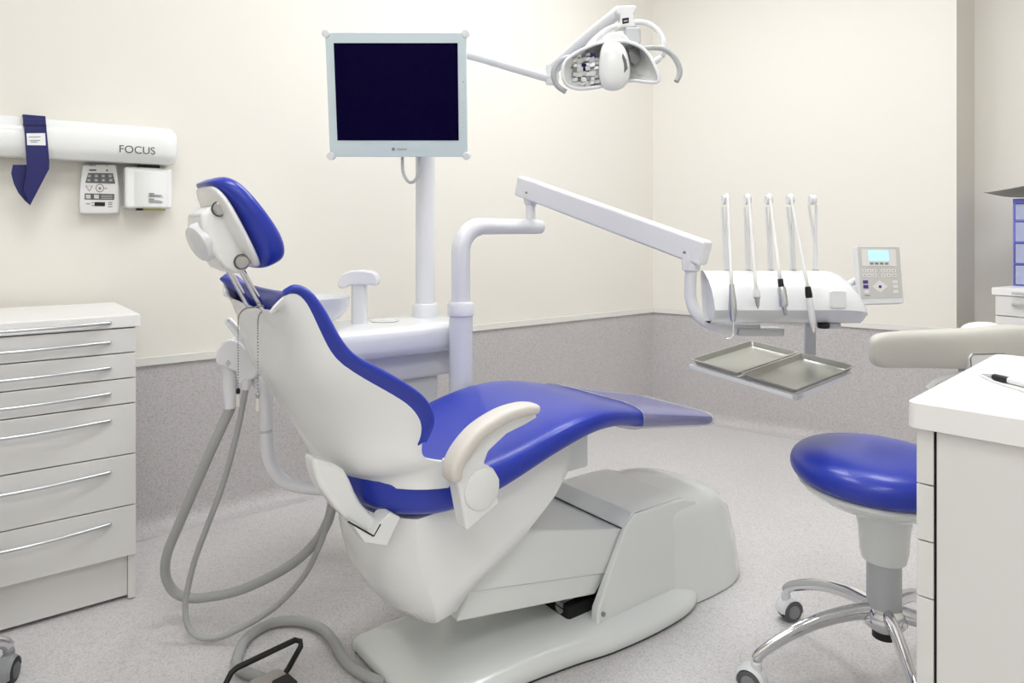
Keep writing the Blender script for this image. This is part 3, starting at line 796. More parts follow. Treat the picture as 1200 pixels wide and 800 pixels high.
# ================================================================== MONITOR
tl = rad(9)
mon_c = px(465.5, 112, 2.36)
mx, mz = X_, V3((0, math.sin(-tl) * -1 * -1, math.cos(tl)))
mz = V3((0, -math.sin(tl), math.cos(tl))); my = V3((0, math.cos(tl), math.sin(tl)))   # up axis leans towards the room, my points to the back
mo = thing('computer_monitor', mon_c, 'flat monitor with a dark screen and pale frame on the white pole', 'monitor')
def mp(x, y, z): return mon_c + mx * x + my * y + mz * z
MWd, MHt = .470, .412
MB().prism([p for p in rrect(mp(-MWd / 2, 0, -MHt / 2), mx, mz, MWd, MHt, .008)], my * .022).build('bezel', M['bezel'], mo, bevel=.002)
sx0, sx1, sz0, sz1 = -.2075, .2060, -.150, .172
MB().prism([mp(x, -.0012, z) for x, z in ((sx0, sz0), (sx1, sz0), (sx1, sz1), (sx0, sz1))], my * .004).build('screen', M['screen'], mo)
MB().prism(rrect(mp(-.19, .022, -.16), mx, mz, .38, .32, .03), my * .045).build('rear_housing', M['grey'], mo, bevel=.012)
for sx_ in (-1, 1):
    for sz_ in (-1, 1):
        MB().lathe(mp(sx_ * (MWd / 2 - .003), -.006, sz_ * (MHt / 2 - .003)), [(.0, 0), (.0115, .0005), (.0135, .003), (.0135, .026), (.0115, .03)], axis=my, seg=24).build('corner_bumper', M['white'], mo)
mb = MB()
text_into(mb, 'neovo', mp(.012, -.0012, -.179), mx, mz, .0135, .0004)
MB.lathe(mb, mp(-.018, -.0004, -.179), [(.0035, 0), (.0055, 0), (.0055, -.001), (.0035, -.001)], axis=my, seg=20)
mb.build('logo', M['mgrey'], mo)
mb = MB(); mb.lathe(mp(.2225, 0, .045), [(.0022, 0), (.0022, -.001), (0, -.001)], axis=my, seg=12)
for k in range(6): mb.lathe(mp(.2225, 0, -.025 - k * .016), [(.0011, 0), (.0011, -.001), (0, -.001)], axis=my, seg=10)
mb.build('buttons', M['mgrey'], mo)
MB().prism(rrect(mp(-.01, .067, -.05), mx, mz, .14, .10, .01), my * .02).build('mount_plate', M['arm'], mo, bevel=.003)
MB().tube([mp(.02, .08, 0), pole + Z * (mon_c.z + .01) + V3((.0, -.036, 0))], .022, seg=18).build('mount_arm', M['arm'], mo)
MB().lathe(pole, [(.036, mon_c.z - .05), (.046, mon_c.z - .047), (.046, mon_c.z + .057), (.036, mon_c.z + .06)], seg=32).build('pole_clamp', M['arm'], mo)
# ribbed cable loop below the frame
Ym = 2.42
cl = spline([px(472, 176, Ym), px(471.5, 192, Ym), px(473, 204, Ym), px(478, 212, Ym), px(483, 213.5, Ym), px(488, 209, Ym), px(491, 198, Ym), px(491, 185, Ym), px(490.5, 172, Ym)], 8)
rr = [.0064 if i % 2 else .0046 for i in range(len(cl))]
MB().tube(cl, rr, seg=10).build('cable', M['grey'], mo)

# ================================================================== OPERATING LAMP
lp = thing('operating_lamp', px(715, 80, 2.2), 'white dental operating lamp with two curved handles on a jointed arm', 'lamp')
top = pole + Z * 1.947
e0 = px(498, 47, 2.555); e1_ = px(646, 91.5, 2.42)
MB().lathe(pole, [(.030, 1.8175), (.030, 1.86), (.022, 1.868), (.0, 1.869)], seg=28).build('lamp_socket', M['white'], lp)
pole_top_joint = pole + Z * 1.848
MB().tube([pole_top_joint + V3((.01, -.0, -.01)), px(560, 66.5, 2.50), e1_], .0178, seg=18).build('lower_arm', M['white'], lp)
MB().ball(px(647, 91, 2.42), .025, 18, (1, 1, .9)).build('elbow_joint', M['white'], lp)
MB().lathe(px(647, 92, 2.42), [(.021, -.02), (.024, 0), (.021, .045)], seg=22).build('elbow_pin', M['white'], lp)
MB().tube([px(648, 80, 2.42), px(688, 44, 2.33), px(727, 12, 2.25)], [.0225, .021, .0195], seg=18).build('upper_arm', M['white'], lp)
YL = 2.15
def L(u, v, dy=0.0): return px(u, v, YL + dy)
MB().prism([L(u, v, .06) for u, v in ((722, 9), (727, 6.5), (745, 6), (747, 9), (745, 14), (743, 17), (743.5, 27), (747, 31), (740, 32), (728, 31), (722, 34), (727, 24), (727, 17), (722, 14))], (0, .05, 0)).build('head_joint', M['white'], lp, bevel=.006, sharp=60)
MB().prism([L(u, v, .058) for u, v in ((729.2, 21.5), (737, 20.3), (737, 26.6), (729.4, 28))], (0, .004, 0)).build('badge', M['black'], lp, bevel=.0008)
MB().prism([L(u, v, .0572) for u, v in ((731, 24.2), (735.5, 23.5), (735.5, 24.7), (731, 25.4))], (0, .002, 0)).build('badge_print', M['grey'], lp)
yk = spline([L(688, 56, .05), L(698, 45, .06), L(713, 34, .07), L(730, 29, .075), L(750, 26, .07), L(764, 30, .06), L(774, 40, .05), L(778.5, 54, .04), L(776, 66, .04)], 6)
MB().tube(yk, .0085, seg=14, sy=1.5).build('yoke', M['white'], lp)
MB().prism([L(u, v, .05) for u, v in ((733, 31), (751, 31), (752, 50), (745, 54), (734, 50))], (0, .05, 0)).build('yaw_block', M['grey'], lp, bevel=.008)
MB().prism([L(u, v, .02) for u, v in ((704, 50), (708, 42), (714, 37.5), (724, 36), (731, 37.5), (736, 43), (740, 50), (730, 56), (712, 56))], (0, .07, 0)).build('hood_hub', M['white'], lp, bevel=.01, sharp=60)
# hood: a shallow bowl open to the front and below
rim = [(660, 91), (659.5, 82), (662, 73), (669, 66), (680, 59.5), (693, 53.5), (706, 49.5), (720, 48), (735, 49), (749, 54), (760, 64), (767, 77), (771.5, 88), (772, 93), (769, 96.5), (757, 96), (745, 94.5), (735, 95), (720, 98), (705, 101), (690, 103.5), (678, 104), (668, 101.5), (662.5, 97)]
rs = spline([V3((u, v, 0)) for u, v in rim + rim[:1]], 3)[:-1]
def hood(k, dy, grow=0):
    out = []
    for p in rs:
        cx = 715; cy = 76
        dyy = dy
        sag = .05 * ((p.x - cx) / 56) ** 2 * (1 if True else 0)
        out.append(px(cx + (p.x - cx) * k, cy - (1 - k) * 6 + (p.y - cy) * k, YL + dyy - sag * .8))
    return out
mb = MB(); mb.loft([hood(1, 0), hood(.98, .02), hood(.9, .05), hood(.75, .075), hood(.5, .092), hood(.2, .10), hood(.02, .10)], caps=False)
mb.build('hood', M['shell'], lp, solid=.006)
mb = MB(); r1 = hood(1, -.002); mb.tube(r1 + r1[:2], .0052, seg=10, caps=False); mb.build('hood_rim', M['white'], lp)
# facetted reflector in the left half
mb = MB(); mb2 = MB(); mb3 = MB()
random.seed(3)
for i in range(8):
    for j in range(8):
        u = 664 + i * 5.0 + random.uniform(-.8, .8); v = 62 + j * 5.4 + random.uniform(-1, 1) - i * .5
        if not ((u - 686) / 25) ** 2 + ((v - 82) / 22) ** 2 < 1: continue
        c = L(u, v, .012 + random.uniform(0, .012)); a = random.uniform(-.3, .1); s = random.uniform(.009, .017)
        ex = V3((math.cos(a), random.uniform(-.5, .5), -math.sin(a))).normalized(); ez = V3((math.sin(a), random.uniform(-.5, .5), math.cos(a))).normalized()
        tgt = mb2 if (i, j) in ((4, 3), (4, 4), (6, 1)) else (mb3 if (i, j) in ((2, 4), (5, 6), (3, 6), (1, 3), (4, 1)) else mb)
        if tgt is mb2: tgt = MB()
        tgt.cbox(c, ex * s * 1.15, V3((0, .006, 0)), ez * s * .9)
        if tgt is not mb and tgt is not mb3: tgt.build('blue_filter', M['navy'], lp)
mb.build('reflector_facets', M['mirror'], lp); mb3.build('dark_facets', M['mgrey'], lp)
# smoked window in the right half
MB().prism([L(u, v, .012) for u, v in ((737.5, 57), (741.5, 54.5), (745, 57), (749, 58.5), (751, 68), (750, 72), (743.5, 75.5), (739, 72), (737, 64))], (0, .01, 0)).build('reflector_window', M['lens'], lp)
# bulb shield in the middle: a flat bulging pod
sh = [(701.5, 88), (702, 72), (704, 58), (709, 50), (717, 48.5), (726, 50), (733, 58), (737.5, 72), (738.5, 86), (736, 96), (729, 103.5), (719, 106.5), (709, 104.5), (704, 98)]
ss = spline([V3((u, v, 0)) for u, v in sh + sh[:1]], 4)[:-1]
def srg(k, dy): return [px(719 + (p.x - 719) * k, 77 + (p.y - 77) * k, YL + dy) for p in ss]
MB().loft([srg(.5, .03), srg(.9, .02), srg(.99, .0), srg(1, -.015), srg(.97, -.03), srg(.86, -.042), srg(.6, -.05), srg(.3, -.052), srg(.03, -.053)]).build('bulb_shield', M['shell'], lp, sharp=80)
MB().prism([L(u, v, -.049) for u, v in ((730, 62), (734, 70), (735.8, 80), (730, 87.5), (726.5, 84), (726, 78))], (0, .02, 0)).build('shield_window', M['lens'], lp, bevel=.002)
for nm, pts in (('handle', [(672, 66), (660, 69), (652, 76), (648.5, 86), (651, 97), (656, 103), (663, 107.5)]), ('handle', [(752, 57), (766, 56), (779, 58), (790, 67), (796, 79), (796, 88), (792.5, 95.5)])):
    sp = spline([L(u, v, .01 - .02 * i / 6) for i, (u, v) in enumerate(pts)], 6)
    MB().tube(sp, [.0085 - .001 * abs(i / len(sp) - .5) for i in range(len(sp))], seg=14).build(nm, M['handle'], lp, label='left curved handle' if pts[0][0] < 700 else 'right curved handle')
MB().lathe(L(772, 69, .03), [(.008, -.03), (.010, -.02), (.010, .0), (.006, .01)], axis=(.8, .1, .6), seg=16).build('yoke_knob', M['white'], lp)

# ================================================================== DELIVERY UNIT (column, arm, instrument head)
dl = thing('delivery_unit', V3((-.17, 2.32, 0)), 'white dental delivery arm on a bent column carrying the instrument head', 'dental unit')
colb = px(540, 400, 2.287)
MB().lathe((colb.x, colb.y, 0), [(.062, 0), (.062, .012), (.042, .03), (.0385, .05), (.0385, .895)], seg=32).build('column', M['arm'], dl)
MB().lathe((colb.x, colb.y, 0), [(.0385, .876), (.0435, .880), (.0435, .915), (.040, .922), (.031, .923)], seg=36).build('column_collar', M['arm'], dl)
zt = EYE + 8 * 2.287 / F
el = [V3((colb.x, colb.y, .92)), V3((colb.x, colb.y, 1.03)), V3((colb.x, colb.y, 1.085))] 
el2 = px(632, 265.5, 2.50); h0 = V3((colb.x, colb.y, el2.z))
dirh = (V3((el2.x, el2.y, 0)) - V3((colb.x, colb.y, 0))).normalized()
el = [V3((colb.x, colb.y, .90)), V3((colb.x, colb.y, 1.0))]
R_ = .085
for k in range(9):
    a = math.pi / 2 * k / 8
    el.append(V3((colb.x, colb.y, el2.z - R_)) + dirh * (R_ * (1 - math.cos(a))) + Z * (R_ * math.sin(a)))
el += [el2 - dirh * .02, el2 + dirh * .006]
MB().tube(el, [.0305] * (len(el) - 3) + [.0275, .026, .0245], seg=24).build('bent_tube', M['arm'], dl)
kn = px(622, 250, 2.49)
MB().lathe((kn.x, kn.y, 0), [(.0175, el2.z), (.0175, 1.245), (.022, 1.25), (.026, 1.27), (.026, 1.285)], seg=24).build('elbow_pin', M['arm'], dl)
b0, b1 = px(609.5, 217.5, 2.52), px(827.5, 297.5, 1.95)
ax = (b1 - b0).normalized(); sd = ax.cross(Z).normalized(); upv = sd.cross(ax)
if upv.z < 0: upv = -upv
MB().loft([[b + sd * (x * .024) + upv * y for x, y in ((-1, -.036), (1, -.036), (1, .036), (-1, .036))] for b in (b0, b1)]).build('spring_arm', M['arm'], dl, bevel=.009, seg=4)
for u, v, Y in ((622.5, 226, 2.46), (808, 295.5, 1.965)):
    p = px(u, v, Y)
    MB().lathe(p + sd * (.0235 if sd.y < 0 else -.0235), [(.004, -.002), (.004, .003), (0, .003)], axis=sd if sd.y < 0 else -sd, seg=12).build('arm_screw', M['mgrey'], dl)
tb = px(810, 312, 1.985)
MB().lathe((tb.x, tb.y, 0), [(.018, tb.z - .015), (.0245, tb.z - .01), (.0265, tb.z + .02), (.024, tb.z + .045)], seg=24).build('arm_knuckle', M['arm'], dl)
Yt = tb.y
dn = spline([tb + Z * 0, px(809, 335, Yt), px(809.5, 350, Yt), px(815, 365, Yt - .01), px(827, 377, Yt - .02), px(845, 383, Yt - .03), px(866, 385, Yt - .04), px(890, 386.5, Yt - .05)], 6)
MB().tube(dn, .0165, seg=18).build('drop_tube', M['arm'], dl)
MB().cbox(px(889, 388, Yt - .045), X_ * .125, Y_ * .05, Z * .020).build('head_bracket', M['grey'], dl, bevel=.003)
# instrument head: quarter round front, rounded right end
x0, x1 = .532, .945
sec = [(1.985, .925), (1.985, 1.03), (1.970, 1.043), (1.935, 1.045), (1.90, 1.038), (1.868, 1.022), (1.845, 1.0), (1.829, .972), (1.822, .947), (1.826, .942), (1.862, .912), (1.885, .905), (1.96, .905)]
sec = [(y if y < 1.9 else 1.9 + (y - 1.9) * .55, z) for y, z in sec]
def hsec(x, k, lean=0): return [V3((x + lean * (z - .9), 1.90 + (y - 1.90) * (.6 + .4 * k), .93 + (z - .93) * (k if z > .93 else 1))) for y, z in sec]
mb = MB(); rings = [hsec(x0 + .012, .97, -.05), hsec(x0, 1, -.06), hsec(.56, 1, -.03), hsec(.75, 1)]
for k in range(0, 11):
    t_ = k / 10; rings.append(hsec(.848 + .092 * math.sin(t_ * math.pi / 2), max(.12, math.cos(t_ * math.pi / 2) ** .75) if k < 10 else .12))
mb.loft(rings).build('instrument_head', M['white'], dl, sharp=48)
MB().prism(rrect(px(974, 361, 1.817), X_, Z, .040, .045, .006), (0, .012, 0)).build('head_cover', M['white'], dl, bevel=.002)
# swivel knob and post below the head, carrying the tray frame
pst = px(950, 395, 2.04)
MB().box((pst.x - .016, 1.885, .890), X_ * .032, Y_ * (pst.y - 1.885 + .012), Z * .0145).build('post_bracket', M['grey'], dl, bevel=.002)
MB().lathe((pst.x, 1.90, 0) if False else (pst.x - .036, 1.875, 0), [(.014, .893), (.016, .898), (.016, .9055)], seg=18).build('swivel_knob', M['black'], dl)
MB().box((pst.x - .016, pst.y, .752), X_ * .032, Y_ * .012, Z * .15).build('tray_post', M['grey'], dl, bevel=.002)
# five hangers
HANG = [(851, 850), (877, 876), (903, 901), (929.5, 926), (956, 952)]
for i, (ub, ut) in enumerate(HANG):
    b = px(ub, 317, 1.928); b.z = 1.042; t2 = px(ut, 241, 1.93)
    h = MB()
    if i < 4:
        h.tube([b + X_ * .003, b + Z * .09, t2 + X_ * .004 - Z * .004], [.0042, .004, .0032], seg=10)
        h.tube([b - X_ * .003, b - X_ * .006 + Z * .09, t2 - X_ * .008 - Z * .004], [.0042, .004, .0032], seg=10)
    else:
        m_ = px(955.5, 285, 1.94)
        h.tube([b, m_], .0055, seg=12); h.tube([m_, px(947.5, 240, 1.935)], [.0045, .003], seg=10); h.tube([m_, px(956.5, 240, 1.935)], [.0045, .003], seg=10)
    h.build('hanger', M['white'], dl)
    h = MB(); pc_ = px(ut, 234, 1.93)
    h.lathe(pc_ - X_ * .008, [(.0, 0), (.0125, .0), (.0142, .003), (.0125, .008), (.0142, .013), (.0125, .016), (.0, .016)], axis=X_, seg=24)
    h.build('pulley', M['white'], dl)
    MB().cbox(b + V3((0, 0, .0035)), X_ * .012, Y_ * .014, Z * .003).build('slot', M['mgrey'], dl)
# keypad beside the head
k4 = [px(1005, 288.5, 1.975), px(1054, 289.3, 1.975), px(1057.8, 348.5, 1.945), px(1009, 349.3, 1.945)]
ku = (k4[1] - k4[0]).normalized(); kv = (k4[3] - k4[0]).normalized(); kn_ = ku.cross(kv).normalized()
if kn_.y > 0: kn_ = -kn_
def kp(a, b, d=0.0):                                  # a,b in 0..1 over the keypad face
    return k4[0] * (1 - a) * (1 - b) + k4[1] * a * (1 - b) + k4[2] * a * b + k4[3] * (1 - a) * b + kn_ * d
kb = MB().prism([kp(-.012, -.012, -.026), kp(1.012, -.012, -.026), kp(1.03, 1.11, -.026), kp(-.012, 1.12, -.026)], kn_ * .025).build('keypad', M['white'], dl, bevel=.003)
MB().prism([kp(.0, .0, -.002), kp(1, .0, -.002), kp(1, 1, -.002), kp(.0, 1, -.002)], kn_ * .0025).build('keypad_face', M['panelgrey'], kb)
def quad(mb, a0, b0, a1, b1, d0=.0003, h=.001): mb.prism([kp(a0, b0, d0), kp(a1, b0, d0), kp(a1, b1, d0), kp(a0, b1, d0)], kn_ * h)
mb = MB(); quad(mb, .08, .05, .90, .38); mb.build('display_frame', M['keys'], kb)
mb = MB(); quad(mb, .24, .08, .72, .28, .0012, .0006); mb.build('display', M['lcd'], kb, label='pale blue lit display')
mb = MB()
for q in (.26, .38, .50, .62): quad(mb, q, .315, q + .085, .355, .0013, .0008)
mb.build('soft_keys', M['mgrey'], kb)
mb = MB()
for r_ in (.44, .53):
    for q in (.07, .19, .31, .52, .65, .78): quad(mb, q, r_, q + .095, r_ + .06)
for r_ in (.66, .75, .85): quad(mb, .78, r_, .90, r_ + .06)
quad(mb, .09, .85, .20, .91)
cq = kp(.47, .785, .0003)
mb.prism([kp(.47, .66, .0003), kp(.66, .785, .0003), kp(.47, .90, .0003), kp(.28, .785, .0003)], kn_ * .001)
mb.build('keys', M['keys'], kb)
mb = MB()
for r_ in (.66, .75): quad(mb, .07, r_, .19, r_ + .065)
mb.lathe(kp(.47, .785, .0013), [(.0042, 0), (.0042, .0006), (0, .0006)], axis=kn_, seg=18)
mb.build('violet_keys', M['purple'], kb, label='violet keys and centre dot')
mb = MB()
for r_ in (.465, .555):
    for q in (.10, .22, .34, .55, .68, .81): quad(mb, q, r_, q + .03, r_ + .015, .0013, .0004)
quad(mb, .09, .945, .22, .957, .0004, .0004)
mb.build('key_print', M['print_'], kb)
MB().tube([px(990, 335, 1.985), px(1010, 325, 2.01), kp(.3, .6, -.027)], .010, seg=10).build('keypad_arm', M['white'], dl)

# ---- tray frame (part of the unit) and two loose trays
T0 = px(933, 456.5, 1.72)
d1, d2 = V3((.810, .578, .097)).normalized(), V3((-.589, .804, .081)); d2 = (d2 - d1 * d1.dot(d2)).normalized(); dn_ = d1.cross(d2)
TL, TW, TH = .286, .164, .0165
fr_ = MB()
fo = T0 - dn_ * (TH + .0125)
for a, b in ((fo + d2 * .012 + d1 * .004, d2 * .325), ):
    fr_.box(a, d1 * .012, b, dn_ * .011)
fr_.box(fo + d1 * .03 + d2 * .004, d1 * (TL - .045), d2 * .010, dn_ * .011)
fr_.box(fo + d1 * (TL - .02) + d2 * .012, d1 * .012, d2 * .325, dn_ * .011)
fr_.box(fo + d1 * .0165 + d2 * .160, d1 * (TL - .037), d2 * .02, dn_ * .011)
fr_.build('tray_frame', M['white'], dl, bevel=.001)
tp = fo + d1 * (TL - .02) + d2 * .08
MB().box(fo + d1 * .002 - d2 * .001, d1 * .026, d2 * .012, dn_ * .013).build('frame_corner', M['grey'], dl, bevel=.001)
MB().tube([V3((pst.x, pst.y + .006, .775)), V3((pst.x, pst.y + .006, .755)), fo + d1 * .275 + d2 * .166 - dn_ * .006, fo + d1 * .18 + d2 * .166 - dn_ * .006], .011, seg=12).build('tray_arm', M['grey'], dl)
def tray(o, label):
    mb = MB(); n = 4
    def ring(ins, h, r): return [p for p in rrect(o + d1 * ins + d2 * ins + dn_ * h, d1, d2, TL - 2 * ins, TW - 2 * ins, r, n)]
    mb.loft(caps=False, rings=[ring(0, -.0015, .008), ring(0, 0, .008), ring(.0055, .0004, .008), ring(.0065, -.001, .008), ring(.013, -TH + .003, .008), ring(.016, -TH + .0012, .008), ring(.05, -TH + .001, .006)])
    mb.face([mb.bm.verts.new(p) for p in ring(.05, -TH + .001, .006)])
    rings = [ring(.05, -TH, .006), ring(.0145, -TH, .008), ring(.011, -TH + .003, .008), ring(.0045, -.0016, .008), ring(0, -.0015, .008)]
    mb.loft(rings, caps=False)
    mb.face([mb.bm.verts.new(p) for p in ring(.05, -TH, .006)])
    o_ = mb.build('instrument_tray', M['tray'], None, sharp=30)
    return tag(o_, label, 'tray', 'steel trays under the instrument head')
tray(T0, 'empty steel instrument tray on the right, nearest the stool')
tray(T0 + d2 * (TW + .005), 'empty steel instrument tray on the left, nearest the chair foot')

# ---- the hanging instruments
def instrument(name, label, cat, hp_, pieces, tip=None):
    base = px(*pieces[-1][1:3], 1.80)
    t = thing(name, base, label, cat, group='instruments hanging on the delivery head')
    (u0, v0), (u1, v1) = hp_
    pp = px(u0, 234, 1.93)
    hb = [px(u0 + 1, 250, 1.955) , px(u0 + .5, 238, 1.948), px(u0 + .3, 231.5, 1.944), px(u0 + .8, 228.4, 1.93), px(u0 + 1.6, 231, 1.913), px(u0 + 2.2, 238, 1.905)]
    q = [px(u0 + 2.2 + (u1 - u0 - 2.2) * s, 238 + (v1 - 238) * s, 1.905 - .105 * min(1, s * 1.15)) for s in (.15, .35, .55, .75, .9, 1)]
    MB().tube(spline(hb[2:] + q, 5), .0045, seg=12).build('hose', M['whose'], t)
    for nm, ua, va, ub, vb, prof, m in pieces:
        a, b = px(ua, va, 1.80), px(ub, vb, 1.80); ln = (b - a).length; axx = (b - a).normalized()
        MB().lathe(a, [(r, h * ln) for r, h in prof], axis=axx, seg=20).build(nm, M[m], t)
    if tip:
        MB().tube(spline([px(u, v, 1.80 - .004 * i) for i, (u, v) in enumerate(tip)], 5), .0018, seg=8).build('tip', M['alu'], t)
    return t
instrument('air_water_syringe', 'slim silver air and water syringe with hooked tip, leftmost on the head', 'dental instrument', ((851, 238), (857.3, 334)),
    [('handpiece', 857.3, 333, 859.3, 377, [(.0065, 0), (.0072, .1), (.0108, .55), (.0105, .7), (.007, .95), (.0045, 1)], 'alu')], tip=[(859.4, 376), (859.7, 386), (859.4, 392), (856.5, 396), (850.5, 397)])
instrument('turbine_coupling', 'short silver turbine coupling on a white hose, second from left', 'dental instrument', ((876, 238), (886.2, 341)),
    [('sleeve', 886, 338, 887, 347.5, [(.006, 0), (.0088, .5), (.0092, .95), (.009, 1)], 'white'), ('coupling', 887, 347.5, 888.4, 361.5, [(.0085, 0), (.0085, .15), (.006, .2), (.006, .5), (.0045, .55), (.0045, .8), (.0025, .85), (.002, 1)], 'steel')])
instrument('micromotor', 'silver micromotor with a black collar, third from left on the head', 'dental instrument', ((901, 238), (914.4, 328)),
    [('collar', 914.2, 326.5, 915.4, 335.5, [(.0062, 0), (.0072, .1), (.0076, 1)], 'black'), ('body', 915.4, 335.5, 918.8, 359.5, [(.0082, 0), (.0112, .12), (.0118, .8), (.0105, .95), (.008, 1)], 'alu'), ('tip', 918.8, 359.5, 920.6, 369.5, [(.0055, 0), (.0058, .35), (.0048, .4), (.0045, .9), (.003, 1)], 'steel')])
instrument('ultrasonic_scaler', 'white ultrasonic scaler with black collar, the fourth and longest instrument', 'dental instrument', ((926, 238), (946.8, 337)),
    [('collar', 946.5, 335.5, 948.2, 348.5, [(.0062, 0), (.0075, .15), (.0088, .7), (.0085, 1)], 'black'), ('handpiece', 948.2, 348.5, 952.6, 379, [(.0082, 0), (.0088, .2), (.0086, .97), (.0078, 1)], 'white'), ('tip', 952.6, 379, 953.8, 389.5, [(.0068, 0), (.0068, .35), (.0045, .5), (.004, .8), (.002, 1)], 'keys')])

# ================================================================== SUCTION ARM AND HOSES
su = thing('suction_holder', px(300, 480, 1.87) * 1, 'white suction hose holder on a bent tube behind the chair back', 'dental unit')
su.location.z = 0; W[su] = Matrix.Translation(su.location)
YS = 1.87
pts = spline([px(303, 452, YS + .015), px(307, 449, YS + .01), px(310.5, 456, YS + .01), px(311.5, 475, YS + .01), px(311.5, 505, YS + .01), px(313.5, 532, YS + .015), px(322, 553, YS + .02), px(338, 566, YS + .025), px(362, 571.5, YS + .03), px(398, 573.5, YS + .03)], 6)
MB().tube(pts, .0175, seg=18).build('bent_tube', M['arm'], su)
MB().tube([px(311.5, 503, YS + .01), px(311.7, 506, YS + .01)], .0182, seg=18).build('tube_joint', M['grey'], su)
hd = [(252, 423), (253, 412), (258, 403), (264, 398), (272, 397.5), (281, 402), (292, 412), (301, 424), (303, 430), (301, 440), (296, 445), (286, 446), (281, 452), (277, 448), (276, 436), (262, 430), (254, 428)]
MB().prism([px(u, v, YS - .035) for u, v in hd], (0, .075, 0)).build('holder_head', M['arm'], su, bevel=.008, sharp=60)
MB().tube([px(296, 440, YS + .01), px(304, 450, YS + .012)], .016, seg=14).build('holder_neck', M['arm'], su)
MB().tube([px(269.5, 428, YS), px(269.5, 455, YS), px(270.5, 478, YS)], [.022, .019, .016], seg=18).build('hose_socket', M['arm'], su)
MB().tube([px(289, 440, YS - .02), px(288, 456, YS - .02)], [.014, .011], seg=14).build('hose_socket', M['arm'], su)
# flat slotted suction handle leaning out of the holder
o0, o1 = px(267, 375, YS - .01), px(299, 412, YS - .02)
dd = (o1 - o0); nrm = V3((dd.z, 0, -dd.x)).normalized()
mb = MB(); mb.tube([o0 + nrm * .006 + dd * .02, o0 + dd * -.02, o0 - nrm * .006 + dd * .02], .0045, seg=8)
mb.tube([o0 + nrm * .006, o1 + nrm * .013], [.0045, .006], seg=8); mb.tube([o0 - nrm * .006, o1 - nrm * .013], [.0045, .006], seg=8)
mb.prism([o0 + nrm * .006, o1 + nrm * .013, o1 - nrm * .013, o0 - nrm * .006], (0, .004, 0))
mb.build('suction_handle', M['white'], su)
MB().prism([px(u, v, YS - .045) for u, v in ((293, 409), (296.5, 406.5), (297, 410), (295.5, 416), (293.5, 415.5), (294.5, 410.5))], (0, .008, 0)).build('lever', M['black'], su, bevel=.001)
# lightning mark on the holder
stk = [px(267.3 + a, 425.6 + b, YS - .0356) for a, b in ((0, -3.6), (3, 0), (0, 3.6), (-3, 0))]
st_ = MB().prism(stk, (0, .001, 0)).build('symbol_sticker', M['print_'], su)
stk = [px(267.3 + a, 425.6 + b, YS - .0362) for a, b in ((0, -2.9), (2.4, 0), (0, 2.9), (-2.4, 0))]
MB().prism(stk, (0, .001, 0)).build('sticker_paper', M['sticker'], st_)
MB().prism([px(267.3 + a, 425.6 + b, YS - .0368) for a, b in ((.5, -1.9), (.1, -.3), (.9, -.3), (-.5, 1.9), (-.1, .3), (-.9, .3))], (0, .001, 0)).build('bolt_mark', M['print_'], st_)
def hose(name, pts, r, label, m='hose'):
    return tag(MB().tube(spline([px(u, v, Y) for u, v, Y in pts], 8), r, seg=14).build(name, M[m]), label, 'hose')
hose('suction_hose', [(270.5, 477, 1.87), (257, 506, 1.88), (243, 537, 1.90), (226, 576, 1.93), (209, 616, 1.97), (196, 648, 2.0), (194, 673, 2.03), (203, 692, 2.05), (220, 700, 2.06), (243, 699.5, 2.06), (285, 690, 2.05), (337, 664, 2.01), (369, 636, 1.97), (384, 611, 1.93), (389, 590, 1.90), (390, 578, 1.885)], .0135,
     'thick grey suction hose looping from the holder down almost to the floor')
hose('saliva_hose', [(288, 455, 1.85), (281, 492, 1.86), (272, 530, 1.87), (259, 574, 1.89), (243, 616, 1.92), (228, 657, 1.95), (218, 700, 1.965), (218, 724, 1.96), (224, 739, 1.955), (238, 747, 1.955), (264, 744, 1.955), (316, 716, 1.955), (353, 679, 1.95), (374, 640, 1.93), (386, 606, 1.90), (392, 585, 1.875)], .008,
     'thin grey saliva hose hanging in front of the thick suction hose')

# ================================================================== FOOT CONTROL
g1, g2 = V3((.697, .717, 0)), V3((.717, -.697, 0))
fc0 = V3((-.593, 1.783, 0))
ft_ = thing('foot_control', fc0 - g1 * .08 + g2 * .07, 'grey foot control with a black wire carrying handle on the floor at the bottom edge', 'foot control', rz=math.atan2(g1.y, g1.x))
MB().prism(rrect(fc0 - g1 * .17 + Z * .002, g1, g2, .17, .14, .02), Z * .044).build('housing', M['pedal'], ft_, bevel=.007)
bb = [fc0 - g1 * .17 - g2 * .012 + Z * .02, fc0 - g1 * .13 - g2 * .075 + Z * .066, px(277, 783, 1.745), px(349, 750, 1.85), px(354, 755, 1.845), px(338, 783, 1.79), fc0 + g2 * .03 - g1 * .01 + Z * .025]
bb = [fc0 - g1 * .135 + g2 * .02 + Z * .02, px(262, 806, 1.712), px(271, 788, 1.735), px(278, 782, 1.745), px(346, 749.5, 1.848), px(352, 751, 1.85), px(352.5, 757, 1.845), px(338, 783, 1.795), fc0 + g2 * .03 - g1 * .012 + Z * .03]
MB().tube(bb, .0072, seg=10).build('wire_handle', M['black'], ft_)
MB().prism(rrect(fc0 + g2 * .055 - g1 * .05 + Z * .047, g1, g2, .045, .05, .006), Z * .008).build('pedal_pad', M['black'], ft_, bevel=.002)
fp = [(452, 800), (437, 795), (418, 785), (402, 771), (392, 753), (379, 738), (362, 730), (342, 727), (318, 730), (298, 740), (285, 753), (279, 768), (280, 783), (290, 795)]
pts = []
for u, v in fp:
    p = px(u, v, (EYE - .015) * F / (v - H0)); p.z = .0145; pts.append(p)
pts[-1] = fc0 - g1 * .03 + g2 * .004 + Z * .02; pts.append(fc0 - g1 * .07 + g2 * .03 + Z * .022)
